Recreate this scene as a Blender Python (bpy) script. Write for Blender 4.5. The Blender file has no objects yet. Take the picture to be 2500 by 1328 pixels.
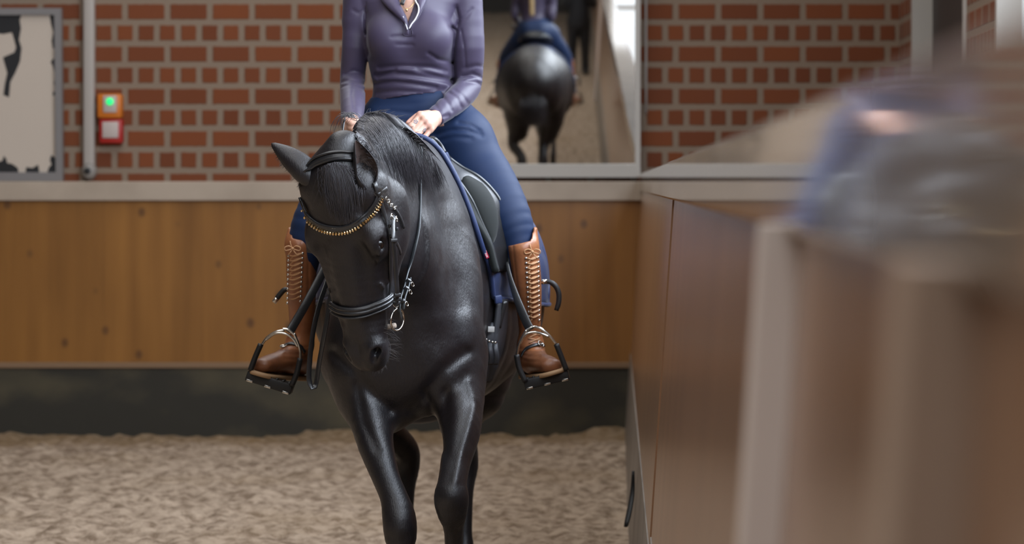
import bpy, bmesh, math, random
import numpy as np
from mathutils import Vector, Matrix
from mathutils.bvhtree import BVHTree

rng = random.Random(7)
nrng = np.random.default_rng(7)
SC = bpy.context.scene
COL = SC.collection

# ------------------------------------------------------------------ camera
F, VX, VY, H = 7000.0, 1500.0, 450.0, 1.455      # focal length in pixels, vanishing point, eye height
cam_d = bpy.data.cameras.new('camera')
cam = bpy.data.objects.new('camera', cam_d)
COL.objects.link(cam)
cam.location = (0, 0, H)
cam.rotation_euler = (math.pi / 2, 0, 0)
cam_d.sensor_width = 36.0
cam_d.lens = F / 2500.0 * 36.0
cam_d.shift_x = -(VX - 1250) / 2500.0
cam_d.shift_y = -(664 - VY) / 2500.0
cam_d.clip_start = 0.05
cam_d.clip_end = 200
cam_d.dof.use_dof = True
cam_d.dof.focus_distance = 8.1
cam_d.dof.aperture_fstop = 4.2
SC.camera = cam

# ------------------------------------------------------------------ world, exposure
w = bpy.data.worlds.new('world')
SC.world = w
w.use_nodes = True
w.node_tree.nodes['Background'].inputs[0].default_value = (0.75, 0.86, 1.0, 1)
w.node_tree.nodes['Background'].inputs[1].default_value = 0.6
vs = SC.view_settings
vs.view_transform = 'Standard'
vs.look = 'None'
vs.exposure = 0.0
vs.gamma = 1.0
vs.use_curve_mapping = False

# ------------------------------------------------------------------ daylight of the hall
def area(name, loc, rot, sx, sy, power, col):
    l = bpy.data.lights.new(name, 'AREA')
    l.shape = 'RECTANGLE'
    l.size, l.size_y = sx, sy
    l.energy = power
    l.color = col
    o = bpy.data.objects.new(name, l)
    o.location = loc
    o.rotation_euler = rot
    COL.objects.link(o)
    return o

# ridge skylight over the arena, and the window band in the right hand side wall
area('skylight_daylight', (-1.5, 5.6, 5.9), (0, 0, 0), 3.2, 21.0, 430, (1.0, 0.965, 0.92))
area('window_daylight', (1.60, 6.4, 3.05), (0, math.radians(72), 0), 2.7, 11.0, 1150, (0.78, 0.87, 1.0))


def P(px, py, Y):
    """point of the place seen at pixel (px, py), Y metres along the wall"""
    return Vector(((px - VX) * Y / F, Y, H - (py - VY) * Y / F))

# ------------------------------------------------------------------ node materials
def mat(name, base, rough=0.5, metal=0.0, spec=0.5, bump=None, var=None, sheen=0.0, coat=0.0, emit=None, aniso=None, sss=0.0):
    """principled material; bump=(scale, strength[, stretch]); var=(colour2, scale, lo, hi[, stretch])"""
    m = bpy.data.materials.new(name)
    m.use_nodes = True
    nt = m.node_tree
    b = nt.nodes['Principled BSDF']
    b.inputs['Base Color'].default_value = (*base, 1)
    b.inputs['Roughness'].default_value = rough
    b.inputs['Metallic'].default_value = metal
    b.inputs['Specular IOR Level'].default_value = spec
    if sheen:
        b.inputs['Sheen Weight'].default_value = sheen
        b.inputs['Sheen Roughness'].default_value = 0.4
    if coat:
        b.inputs['Coat Weight'].default_value = coat
        b.inputs['Coat Roughness'].default_value = 0.25
    if sss:
        b.inputs['Subsurface Weight'].default_value = sss
        b.inputs['Subsurface Radius'].default_value = (0.012, 0.005, 0.003)
        b.inputs['Subsurface Scale'].default_value = 0.5
    if emit:
        b.inputs['Emission Color'].default_value = (*emit[0], 1)
        b.inputs['Emission Strength'].default_value = emit[1]
    tc = nt.nodes.new('ShaderNodeTexCoord')
    def coord(stretch):
        mp = nt.nodes.new('ShaderNodeMapping')
        mp.inputs['Scale'].default_value = stretch
        nt.links.new(tc.outputs['Object'], mp.inputs['Vector'])
        return mp.outputs['Vector']
    if var:
        n = nt.nodes.new('ShaderNodeTexNoise')
        n.inputs['Scale'].default_value = var[1]
        n.inputs['Detail'].default_value = 5
        nt.links.new(coord(var[4] if len(var) > 4 else (1, 1, 1)), n.inputs['Vector'])
        r = nt.nodes.new('ShaderNodeMapRange')
        r.inputs['From Min'].default_value = var[2]
        r.inputs['From Max'].default_value = var[3]
        nt.links.new(n.outputs['Fac'], r.inputs['Value'])
        mx = nt.nodes.new('ShaderNodeMix')
        mx.data_type = 'RGBA'
        mx.inputs['A'].default_value = (*base, 1)
        mx.inputs['B'].default_value = (*var[0], 1)
        nt.links.new(r.outputs['Result'], mx.inputs['Factor'])
        nt.links.new(mx.outputs['Result'], b.inputs['Base Color'])
    if bump:
        n = nt.nodes.new('ShaderNodeTexNoise')
        n.inputs['Scale'].default_value = bump[0]
        n.inputs['Detail'].default_value = 4
        nt.links.new(coord(bump[2] if len(bump) > 2 else (1, 1, 1)), n.inputs['Vector'])
        bp = nt.nodes.new('ShaderNodeBump')
        bp.inputs['Strength'].default_value = bump[1]
        bp.inputs['Distance'].default_value = 0.01
        nt.links.new(n.outputs['Fac'], bp.inputs['Height'])
        nt.links.new(bp.outputs['Normal'], b.inputs['Normal'])
    return m

def mth(nt, op, a, b=None, c=None):
    n = nt.nodes.new('ShaderNodeMath')
    n.operation = op
    for i, v in enumerate((a, b, c)):
        if v is None:
            continue
        if isinstance(v, (int, float)):
            n.inputs[i].default_value = v
        else:
            nt.links.new(v, n.inputs[i])
    return n.outputs[0]

def mixc(nt, f, a, b):
    mx = nt.nodes.new('ShaderNodeMix')
    mx.data_type = 'RGBA'
    for s, v in (('Factor', f), ('A', a), ('B', b)):
        if isinstance(v, tuple):
            mx.inputs[s].default_value = (*v, 1) if len(v) == 3 else v
        elif isinstance(v, (int, float)):
            mx.inputs[s].default_value = v
        else:
            nt.links.new(v, mx.inputs[s])
    return mx.outputs['Result']

# ------------------------------------------------------------------ objects and meshes
def tag(o, label=None, cat=None, group=None, kind=None):
    if label: o['label'] = label
    if cat: o['category'] = cat
    if group: o['group'] = group
    if kind: o['kind'] = kind
    return o

def empty(name, loc, label, cat, group=None):
    o = bpy.data.objects.new(name, None)
    o.location = loc
    o.empty_display_size = 0.05
    COL.objects.link(o)
    bpy.context.view_layer.update()
    return tag(o, label, cat, group)

def link(name, me, mats, parent=None, smooth=True):
    for m in (mats if isinstance(mats, (list, tuple)) else [mats]):
        me.materials.append(m)
    if smooth:
        me.shade_smooth()
    o = bpy.data.objects.new(name, me)
    COL.objects.link(o)
    if parent is not None:
        o.parent = parent
        o.matrix_parent_inverse = Matrix.Translation(-parent.location)
    return o

def from_arrays(name, V, Fq):
    me = bpy.data.meshes.new(name)
    me.from_pydata([tuple(v) for v in V], [], [tuple(f) for f in Fq])
    me.validate()
    me.update()
    return me

class MB:
    """collects shapes into one mesh"""
    def __init__(self):
        self.V, self.F, self.MI = [], [], []
    def add(self, V, Fs, mi=0):
        o = len(self.V)
        self.V += [Vector(v) for v in V]
        self.F += [tuple(i + o for i in f) for f in Fs]
        self.MI += [mi] * len(Fs)
        return self
    def box(self, lo, hi, mi=0, M=None, bev=0.0):
        lo, hi = Vector(lo), Vector(hi)
        if bev > 0:
            bm = bmesh.new()
            bmesh.ops.create_cube(bm, size=1)
            for v in bm.verts:
                v.co = Vector([(lo[i] + hi[i]) / 2 + v.co[i] * (hi[i] - lo[i]) for i in range(3)])
            bmesh.ops.bevel(bm, geom=bm.edges[:], offset=bev, segments=2, affect='EDGES', profile=0.5)
            bm.verts.index_update()
            V = [v.co.copy() for v in bm.verts]
            Fs = [[v.index for v in f.verts] for f in bm.faces]
            bm.free()
        else:
            V = [Vector((x, y, z)) for x in (lo.x, hi.x) for y in (lo.y, hi.y) for z in (lo.z, hi.z)]
            Fs = [(0, 1, 3, 2), (4, 6, 7, 5), (0, 4, 5, 1), (2, 3, 7, 6), (0, 2, 6, 4), (1, 5, 7, 3)]
        if M is not None:
            V = [M @ v for v in V]
        return self.add(V, Fs, mi)
    def rings(self, R, closed=False, cap=True, mi=0):
        n = len(R[0])
        V = [v for r in R for v in r]
        Fs = []
        m = len(R)
        for i in range(m if closed else m - 1):
            j = (i + 1) % m
            for k in range(n):
                l = (k + 1) % n
                Fs.append((i * n + k, i * n + l, j * n + l, j * n + k))
        if cap and not closed:
            Fs.append(tuple(range(n - 1, -1, -1)))
            Fs.append(tuple((m - 1) * n + k for k in range(n)))
        return self.add(V, Fs, mi)
    def tube(self, pts, r, n=8, closed=False, mi=0, up=None):
        pts = [Vector(p) for p in pts]
        rad = r if isinstance(r, (list, tuple)) else [r] * len(pts)
        T = tangents(pts, closed)
        N = frames(T, up)
        R = []
        for p, t, nn, q in zip(pts, T, N, rad):
            b = t.cross(nn)
            R.append([p + (nn * math.cos(a) + b * math.sin(a)) * q for a in [2 * math.pi * k / n for k in range(n)]])
        return self.rings(R, closed, True, mi)
    def ribbon(self, pts, normals, width, thick, closed=False, mi=0, round_=0.5):
        """strap with a rounded rectangular section; normals point off the surface it lies on"""
        pts = [Vector(p) for p in pts]
        W = width if isinstance(width, (list, tuple)) else [width] * len(pts)
        T = tangents(pts, closed)
        R = []
        for p, t, nn, ww in zip(pts, T, normals, W):
            nn = (nn - t * nn.dot(t)).normalized()
            b = t.cross(nn)
            hw, ht = ww / 2, thick / 2
            e = min(ht * round_ * 2, hw * 0.6)
            sec = [(-hw, -ht * .4), (-hw, ht * .4), (-hw + e, ht), (0, ht * 1.08), (hw - e, ht), (hw, ht * .4), (hw, -ht * .4), (hw - e, -ht), (0, -ht), (-hw + e, -ht)]
            R.append([p + b * x + nn * y for x, y in sec])
        return self.rings(R, closed, True, mi)
    def ball(self, c, r, nu=10, nv=6, M=None, mi=0):
        c = Vector(c)
        rr = r if isinstance(r, (tuple, list)) else (r, r, r)
        V, Fs = [], []
        for j in range(nv + 1):
            th = math.pi * j / nv
            for i in range(nu):
                ph = 2 * math.pi * i / nu
                v = Vector((rr[0] * math.sin(th) * math.cos(ph), rr[1] * math.sin(th) * math.sin(ph), rr[2] * math.cos(th)))
                V.append(c + (M @ v if M is not None else v))
        for j in range(nv):
            for i in range(nu):
                k = (i + 1) % nu
                if j == 0:
                    Fs.append((i, nu + i, nu + k))
                elif j == nv - 1:
                    Fs.append((j * nu + i, (j + 1) * nu + i, j * nu + k))
                else:
                    Fs.append((j * nu + i, (j + 1) * nu + i, (j + 1) * nu + k, j * nu + k))
        return self.add(V, Fs, mi)
    def build(self, name, mats, parent=None, smooth=True, autosharp=None):
        me = bpy.data.meshes.new(name)
        me.from_pydata([tuple(v) for v in self.V], [], self.F)
        me.polygons.foreach_set('material_index', self.MI)
        me.validate()
        bm = bmesh.new()
        bm.from_mesh(me)
        loose = [v for v in bm.verts if not v.link_faces]
        bmesh.ops.delete(bm, geom=loose, context='VERTS')
        bmesh.ops.recalc_face_normals(bm, faces=bm.faces[:])
        bm.to_mesh(me)
        bm.free()
        o = link(name, me, mats, parent, smooth)
        if autosharp is not None and smooth:
            me.set_sharp_from_angle(angle=math.radians(autosharp))
        return o

def tangents(pts, closed=False):
    n = len(pts)
    T = []
    for i in range(n):
        a = pts[(i - 1) % n] if closed or i > 0 else pts[i]
        b = pts[(i + 1) % n] if closed or i < n - 1 else pts[i]
        d = b - a
        T.append(d.normalized() if d.length > 1e-9 else Vector((0, 0, 1)))
    return T

def frames(T, up=None):
    N = []
    u = Vector(up) if up is not None else (Vector((0, 0, 1)) if abs(T[0].z) < 0.9 else Vector((1, 0, 0)))
    n = (u - T[0] * u.dot(T[0])).normalized()
    for t in T:
        n = n - t * n.dot(t)
        n = n.normalized() if n.length > 1e-6 else t.orthogonal().normalized()
        N.append(n.copy())
    return N

def spline(pts, n=40, closed=False):
    """Catmull-Rom through pts, resampled to n points of even spacing"""
    pts = [Vector(p) for p in pts]
    m = len(pts)
    out = []
    segs = m if closed else m - 1
    for i in range(segs):
        if closed:
            p0, p1, p2, p3 = pts[(i - 1) % m], pts[i], pts[(i + 1) % m], pts[(i + 2) % m]
        else:
            p1, p2 = pts[i], pts[i + 1]
            p0 = pts[i - 1] if i > 0 else p1 * 2 - p2
            p3 = pts[i + 2] if i + 2 < m else p2 * 2 - p1
        for k in range(16):
            t = k / 16
            out.append(0.5 * ((2 * p1) + (p2 - p0) * t + (2 * p0 - 5 * p1 + 4 * p2 - p3) * t * t + (3 * p1 - p0 - 3 * p2 + p3) * t ** 3))
    if not closed:
        out.append(pts[-1].copy())
    else:
        out.append(pts[0].copy())
    L = [0.0]
    for a, b in zip(out, out[1:]):
        L.append(L[-1] + (b - a).length)
    res = []
    cnt = n if not closed else n + 1
    j = 0
    for i in range(cnt):
        s = L[-1] * i / (cnt - 1)
        while j < len(L) - 2 and L[j + 1] < s:
            j += 1
        d = L[j + 1] - L[j]
        res.append(out[j].lerp(out[j + 1], (s - L[j]) / d if d > 1e-12 else 0))
    return res[:-1] if closed else res

# ------------------------------------------------------------------ implicit modelling (smooth blends of tapered limbs, meshed with surface nets)
class Field:
    def __init__(self, xs, ys, zs):
        self.ax = [np.asarray(a, np.float32) for a in (xs, ys, zs)]
        self.D = np.full([len(a) for a in self.ax], 1.0, np.float32)
    def sub(self, lo, hi):
        sl = []
        for a, l, h in zip(self.ax, lo, hi):
            i = max(0, int(np.searchsorted(a, l)) - 1)
            j = min(len(a), int(np.searchsorted(a, h)) + 1)
            sl.append(slice(i, max(i, j)))
        sl = tuple(sl)
        X, Y, Z = (a[s] for a, s in zip(self.ax, sl))
        return sl, X[:, None, None], Y[None, :, None], Z[None, None, :]
    def _merge(self, sl, d, k, op):
        A = self.D[sl]
        if op == 'add':
            h = np.maximum(k - np.abs(A - d), 0) / k
            self.D[sl] = np.minimum(A, d) - h * h * k * 0.25
        else:
            h = np.maximum(k - np.abs(A + d), 0) / k
            self.D[sl] = np.maximum(A, -d) + h * h * k * 0.25
    def limb(self, pts, side=(1, 0, 0), k=0.04, op='add', grow=0.0):
        """pts: (point, r_side, r_other) chain of elliptical tapered segments"""
        side = np.array(side, float)
        acc = None
        if len(pts) > 2:                              # smooth the chain
            A = np.array([[*p[0], p[1], p[2]] for p in pts], float)
            out = []
            for i in range(len(A) - 1):
                p0 = A[i - 1] if i else 2 * A[0] - A[1]
                p3 = A[i + 2] if i + 2 < len(A) else 2 * A[-1] - A[-2]
                for t in (0, 1 / 3, 2 / 3):
                    q = .5 * (2 * A[i] + (A[i + 1] - p0) * t + (2 * p0 - 5 * A[i] + 4 * A[i + 1] - p3) * t * t + (3 * A[i] - p0 - 3 * A[i + 1] + p3) * t ** 3)
                    lo = np.minimum(A[i][3:], A[i + 1][3:]); q[3:] = np.maximum(q[3:], lo * .9)
                    out.append(q)
            out.append(A[-1])
            pts = [(q[:3], q[3], q[4]) for q in out]
        allp = np.array([tuple(p[0]) for p in pts], float)
        rm = max(max(p[1], p[2]) for p in pts) + grow + k + 0.03
        sl, X, Y, Z = self.sub(allp.min(0) - rm, allp.max(0) + rm)
        if self.D[sl].size == 0:
            return self
        acc = np.full(self.D[sl].shape, 1.0, np.float32)
        base = [s.start for s in sl]
        for (a, r1, s1), (b, r2, s2) in zip(pts, pts[1:]):
            a = np.array(tuple(a), float); b = np.array(tuple(b), float)
            w = b - a
            L = np.linalg.norm(w)
            if L < 1e-6:
                continue
            w /= L
            u = side - w * side.dot(w)
            if np.linalg.norm(u) < 1e-3:
                u = np.array([0, 0, 1.0]) - w * w[2]
            u /= np.linalg.norm(u)
            v = np.cross(w, u)
            m = max(r1, r2, s1, s2) + grow + k + 0.03
            s2l, X, Y, Z = self.sub(np.minimum(a, b) - m, np.maximum(a, b) + m)
            loc = tuple(slice(max(0, q.start - o), max(0, q.stop - o)) for q, o in zip(s2l, base))
            if acc[loc].shape != (X.shape[0], Y.shape[1], Z.shape[2]) or acc[loc].size == 0:
                s2l, X, Y, Z = sl, *[self.ax[i][sl[i]].reshape([-1 if j == i else 1 for j in range(3)]) for i in range(3)]
                loc = (slice(None),) * 3
            qx, qy, qz = X - a[0], Y - a[1], Z - a[2]
            t = np.clip((qx * w[0] + qy * w[1] + qz * w[2]) / L, 0, 1)
            qx = qx - t * L * w[0]; qy = qy - t * L * w[1]; qz = qz - t * L * w[2]
            ra = (r1 + grow) * (1 - t) + (r2 + grow) * t
            rb = (s1 + grow) * (1 - t) + (s2 + grow) * t
            rc = np.minimum(ra, rb)
            pu = qx * u[0] + qy * u[1] + qz * u[2]
            pv = qx * v[0] + qy * v[1] + qz * v[2]
            pw = qx * w[0] + qy * w[1] + qz * w[2]
            pu /= ra; pv /= rb; pw /= rc
            k0 = np.sqrt(pu * pu + pv * pv + pw * pw)
            pu /= ra; pv /= rb; pw /= rc
            k1 = np.sqrt(pu * pu + pv * pv + pw * pw) + 1e-6
            d = k0 * (k0 - 1) / k1
            d = np.where(k0 < 1e-3, -rc, d).astype(np.float32)
            acc[loc] = np.minimum(acc[loc], d)
        self._merge(sl, acc, k, op)
        return self
    def blob(self, c, r, R=None, k=0.04, op='add'):
        """ellipsoid; R = 3x3 matrix whose columns are its axes"""
        c = np.array(tuple(c), float)
        r = np.array(r if hasattr(r, '__len__') else (r, r, r), float)
        m = r.max() + k + 0.03
        sl, X, Y, Z = self.sub(c - m, c + m)
        if self.D[sl].size == 0:
            return self
        R = np.eye(3) if R is None else np.array(R)
        q = [X - c[0], Y - c[1], Z - c[2]]
        k0 = 0; k1 = 0
        for i in range(3):
            pi = q[0] * R[0, i] + q[1] * R[1, i] + q[2] * R[2, i]
            k0 = k0 + (pi / r[i]) ** 2
            k1 = k1 + (pi / r[i] ** 2) ** 2
        k0 = np.sqrt(k0); k1 = np.sqrt(k1) + 1e-6
        d = np.where(k0 < 1e-3, -r.min(), k0 * (k0 - 1) / k1).astype(np.float32)
        self._merge(sl, d, k, op)
        return self
    def swell(self, c, r, amp):
        """soft bump (amp > 0) or hollow (amp < 0) of the surface near c"""
        c = np.array(tuple(c), float)
        r = np.array(r if hasattr(r, '__len__') else (r, r, r), float)
        sl, X, Y, Z = self.sub(c - 2.4 * r, c + 2.4 * r)
        if self.D[sl].size:
            self.D[sl] -= (amp * np.exp(-(((X - c[0]) / r[0]) ** 2 + ((Y - c[1]) / r[1]) ** 2 + ((Z - c[2]) / r[2]) ** 2))).astype(np.float32)
        return self
    def crease(self, pts, R, amp, yr=None, flat=False):
        """groove (amp < 0) or ridge (amp > 0) along a line of points; flat: the same at every depth within yr"""
        pts = [np.array(tuple(p), float) for p in pts]
        A = np.array(pts)
        lo, hi = A.min(0) - 2.6 * R, A.max(0) + 2.6 * R
        if yr is not None:
            lo[1], hi[1] = yr
        sl, X, Y, Z = self.sub(lo, hi)
        if self.D[sl].size == 0:
            return self
        best = None
        for a, b in zip(pts, pts[1:]):
            w = b - a
            if flat:
                w = w * np.array([1, 0, 1])
            L2 = w.dot(w) + 1e-12
            qx, qy, qz = X - a[0], (0 * Y if flat else Y - a[1]), Z - a[2]
            t = np.clip((qx * w[0] + qy * w[1] + qz * w[2]) / L2, 0, 1)
            d2 = (qx - t * w[0]) ** 2 + (qy - t * w[1]) ** 2 + (qz - t * w[2]) ** 2
            best = d2 if best is None else np.minimum(best, d2)
        self.D[sl] += (-amp * np.exp(-best / (R * R))).astype(np.float32)
        return self
    def mesh(self):
        """surface nets: (vertices, quads)"""
        D = self.D
        S = D < 0
        nx, ny, nz = S.shape
        c = S[:-1, :-1, :-1].astype(np.int8)
        for dx, dy, dz in ((1, 0, 0), (0, 1, 0), (1, 1, 0), (0, 0, 1), (1, 0, 1), (0, 1, 1), (1, 1, 1)):
            c = c + S[dx:nx - 1 + dx, dy:ny - 1 + dy, dz:nz - 1 + dz]
        act = np.argwhere((c > 0) & (c < 8))
        idx = np.full(c.shape, -1, np.int32)
        idx[act[:, 0], act[:, 1], act[:, 2]] = np.arange(len(act))
        i, j, k = act.T
        acc = np.zeros((len(act), 3)); cnt = np.zeros(len(act))
        X, Y, Z = self.ax
        corners = [(0, 0, 0), (1, 0, 0), (0, 1, 0), (1, 1, 0), (0, 0, 1), (1, 0, 1), (0, 1, 1), (1, 1, 1)]
        for a in range(8):
            for b in range(a + 1, 8):
                ca, cb = corners[a], corners[b]
                if sum(abs(p - q) for p, q in zip(ca, cb)) != 1:
                    continue
                da = D[i + ca[0], j + ca[1], k + ca[2]]; db = D[i + cb[0], j + cb[1], k + cb[2]]
                m = (da < 0) != (db < 0)
                t = np.where(m, da / np.where(m, da - db, 1), 0)
                pa = np.stack([X[i + ca[0]], Y[j + ca[1]], Z[k + ca[2]]], 1)
                pb = np.stack([X[i + cb[0]], Y[j + cb[1]], Z[k + cb[2]]], 1)
                p = pa + (pb - pa) * t[:, None]
                acc[m] += p[m]
                cnt[m] += 1
        V = acc / cnt[:, None]
        Fq = []
        for ax in range(3):
            s0 = [slice(None)] * 3; s1 = [slice(None)] * 3
            s0[ax] = slice(None, -1); s1[ax] = slice(1, None)
            o1, o2 = [a for a in range(3) if a != ax]
            for s in (s0, s1):
                s[o1] = slice(1, -1); s[o2] = slice(1, -1)
            A, B = S[tuple(s0)], S[tuple(s1)]
            e = np.argwhere(A != B)
            e2 = e.copy(); e2[:, o1] += 1; e2[:, o2] += 1
            def cell(d1, d2):
                q = e2.copy()
                q[:, o1] += d1; q[:, o2] += d2
                return idx[q[:, 0], q[:, 1], q[:, 2]]
            q = np.stack([cell(-1, -1), cell(0, -1), cell(0, 0), cell(-1, 0)], 1)
            inside = A[e[:, 0], e[:, 1], e[:, 2]]
            flip = inside if ax != 1 else ~inside
            q[~flip] = q[~flip][:, ::-1]
            Fq.append(q)
        Fq = np.concatenate(Fq)
        return V, Fq[(Fq >= 0).all(1)]
    def build(self, name):
        V, Q = self.mesh()
        return np_mesh(name, V, Q)

def np_mesh(name, V, Q):
    me = bpy.data.meshes.new(name)
    me.vertices.add(len(V))
    me.vertices.foreach_set('co', np.asarray(V, np.float32).ravel())
    me.loops.add(Q.size)
    me.loops.foreach_set('vertex_index', Q.astype(np.int32).ravel())
    me.polygons.add(len(Q))
    me.polygons.foreach_set('loop_start', np.arange(0, Q.size, 4, dtype=np.int32))
    me.update(calc_edges=True)
    me.validate()
    return me

def bvh_of(me):
    V = [v.co.copy() for v in me.vertices]
    return BVHTree.FromPolygons(V, [tuple(p.vertices) for p in me.polygons])

def steps(*bounds):
    """axis coordinates from (start, step, start2, step2, ..., end)"""
    out = []
    b = list(bounds)
    while len(b) >= 3:
        a, s, e = b[0], b[1], b[2]
        n = max(1, int(round((e - a) / s)))
        out += [a + (e - a) * i / n for i in range(n)]
        b = b[2:]
    return np.array(out + [b[0]])
# ================================================================== THE HALL
YW = 16.60                                       # front of the end kickboard

def brick_material():
    m = bpy.data.materials.new('red_brick')
    m.use_nodes = True
    nt = m.node_tree
    b = nt.nodes['Principled BSDF']
    g = nt.nodes.new('ShaderNodeNewGeometry')
    s = nt.nodes.new('ShaderNodeSeparateXYZ')
    nt.links.new(g.outputs['Position'], s.inputs[0])
    pit = 0.1235
    along = mth(nt, 'ADD', s.outputs['X'], s.outputs['Y'])        # one runs while the other stays put
    row = mth(nt, 'DIVIDE', mth(nt, 'ADD', s.outputs['Z'], 0.0700), pit)
    ri = mth(nt, 'FLOOR', row)
    rf = mth(nt, 'SUBTRACT', row, ri)
    par = mth(nt, 'MODULO', mth(nt, 'ADD', ri, 1.0), 2.0)                              # stretcher and header courses by turns
    wid = mth(nt, 'ADD', 0.1235, mth(nt, 'MULTIPLY', par, 0.1235))
    sh = mth(nt, 'MULTIPLY', par, 0.062)
    u = mth(nt, 'DIVIDE', mth(nt, 'ADD', mth(nt, 'ADD', along, 99.9385), sh), wid)
    ui = mth(nt, 'FLOOR', u)
    uf = mth(nt, 'SUBTRACT', u, ui)
    du = mth(nt, 'MULTIPLY', mth(nt, 'MINIMUM', uf, mth(nt, 'SUBTRACT', 1.0, uf)), wid)
    dv = mth(nt, 'MULTIPLY', mth(nt, 'MINIMUM', rf, mth(nt, 'SUBTRACT', 1.0, rf)), pit)
    d = mth(nt, 'MINIMUM', du, dv)
    nz = nt.nodes.new('ShaderNodeTexNoise')
    nz.inputs['Scale'].default_value = 45
    nt.links.new(g.outputs['Position'], nz.inputs['Vector'])
    d = mth(nt, 'ADD', d, mth(nt, 'MULTIPLY', mth(nt, 'SUBTRACT', nz.outputs['Fac'], 0.5), 0.007))
    mr = nt.nodes.new('ShaderNodeMapRange')
    mr.interpolation_type = 'SMOOTHSTEP'
    mr.inputs['From Min'].default_value = 0.0155
    mr.inputs['From Max'].default_value = 0.0205
    nt.links.new(d, mr.inputs['Value'])
    cv = nt.nodes.new('ShaderNodeCombineXYZ')
    nt.links.new(ui, cv.inputs[0]); nt.links.new(ri, cv.inputs[1])
    wn = nt.nodes.new('ShaderNodeTexWhiteNoise')
    nt.links.new(cv.outputs[0], wn.inputs['Vector'])
    bc = mixc(nt, wn.outputs['Value'], (0.140, 0.034, 0.0065), (0.200, 0.050, 0.009))
    n2 = nt.nodes.new('ShaderNodeTexNoise')
    n2.inputs['Scale'].default_value = 9
    nt.links.new(g.outputs['Position'], n2.inputs['Vector'])
    bc = mixc(nt, mth(nt, 'MULTIPLY', n2.outputs['Fac'], 0.35), bc, (0.16, 0.045, 0.022))
    nt.links.new(mixc(nt, mr.outputs['Result'], (0.235, 0.170, 0.120), bc), b.inputs['Base Color'])
    b.inputs['Roughness'].default_value = 0.85
    bp = nt.nodes.new('ShaderNodeBump')
    bp.inputs['Distance'].default_value = 0.006
    bp.inputs['Strength'].default_value = 0.8
    nt.links.new(mr.outputs['Result'], bp.inputs['Height'])
    nt.links.new(bp.outputs['Normal'], b.inputs['Normal'])
    return m

def wood_material(name, c1, c2, rough, knots=True, spec=0.5):
    m = bpy.data.materials.new(name)
    m.use_nodes = True
    nt = m.node_tree
    b = nt.nodes['Principled BSDF']
    g = nt.nodes.new('ShaderNodeNewGeometry')
    def noise(scale, stretch, detail=4):
        mp = nt.nodes.new('ShaderNodeMapping')
        mp.inputs['Scale'].default_value = stretch
        nt.links.new(g.outputs['Position'], mp.inputs['Vector'])
        n = nt.nodes.new('ShaderNodeTexNoise')
        n.inputs['Scale'].default_value = scale
        n.inputs['Detail'].default_value = detail
        nt.links.new(mp.outputs['Vector'], n.inputs['Vector'])
        return n.outputs['Fac']
    gr = noise(14, (1, 1, 0.06))
    br = noise(2.2, (1, 1, 0.35))
    mr = nt.nodes.new('ShaderNodeMapRange')
    mr.inputs['From Min'].default_value = 0.35
    mr.inputs['From Max'].default_value = 0.68
    nt.links.new(mth(nt, 'ADD', mth(nt, 'MULTIPLY', gr, 0.5), mth(nt, 'MULTIPLY', br, 0.5)), mr.inputs['Value'])
    c = mixc(nt, mr.outputs['Result'], c1, c2)
    # board joints every 19 cm
    s = nt.nodes.new('ShaderNodeSeparateXYZ')
    nt.links.new(g.outputs['Position'], s.inputs[0])
    u = mth(nt, 'DIVIDE', mth(nt, 'ADD', mth(nt, 'ADD', s.outputs['X'], s.outputs['Y']), 50.0), 0.19)
    ui = mth(nt, 'FLOOR', u)
    wn = nt.nodes.new('ShaderNodeTexWhiteNoise')
    wn.noise_dimensions = '1D'
    nt.links.new(ui, wn.inputs['W'])
    c = mixc(nt, mth(nt, 'MULTIPLY', wn.outputs['Value'], 0.30), c, tuple(x * 0.72 for x in c1))
    if knots:
        mp = nt.nodes.new('ShaderNodeMapping')
        mp.inputs['Scale'].default_value = (5.2, 5.2, 4.0)
        nt.links.new(g.outputs['Position'], mp.inputs['Vector'])
        v = nt.nodes.new('ShaderNodeTexVoronoi')
        v.voronoi_dimensions = '3D'
        v.inputs['Scale'].default_value = 1.0
        nt.links.new(mp.outputs['Vector'], v.inputs['Vector'])
        k = nt.nodes.new('ShaderNodeMapRange')
        k.interpolation_type = 'SMOOTHSTEP'
        k.inputs['From Min'].default_value = 0.17
        k.inputs['From Max'].default_value = 0.05
        nt.links.new(v.outputs['Distance'], k.inputs['Value'])
        c = mixc(nt, mth(nt, 'MULTIPLY', k.outputs['Result'], 0.75), c, (0.08, 0.032, 0.011))
    nt.links.new(c, b.inputs['Base Color'])
    b.inputs['Roughness'].default_value = rough
    b.inputs['Specular IOR Level'].default_value = spec
    bp = nt.nodes.new('ShaderNodeBump')
    bp.inputs['Strength'].default_value = 0.15
    bp.inputs['Distance'].default_value = 0.002
    nt.links.new(gr, bp.inputs['Height'])
    nt.links.new(bp.outputs['Normal'], b.inputs['Normal'])
    return m

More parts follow.
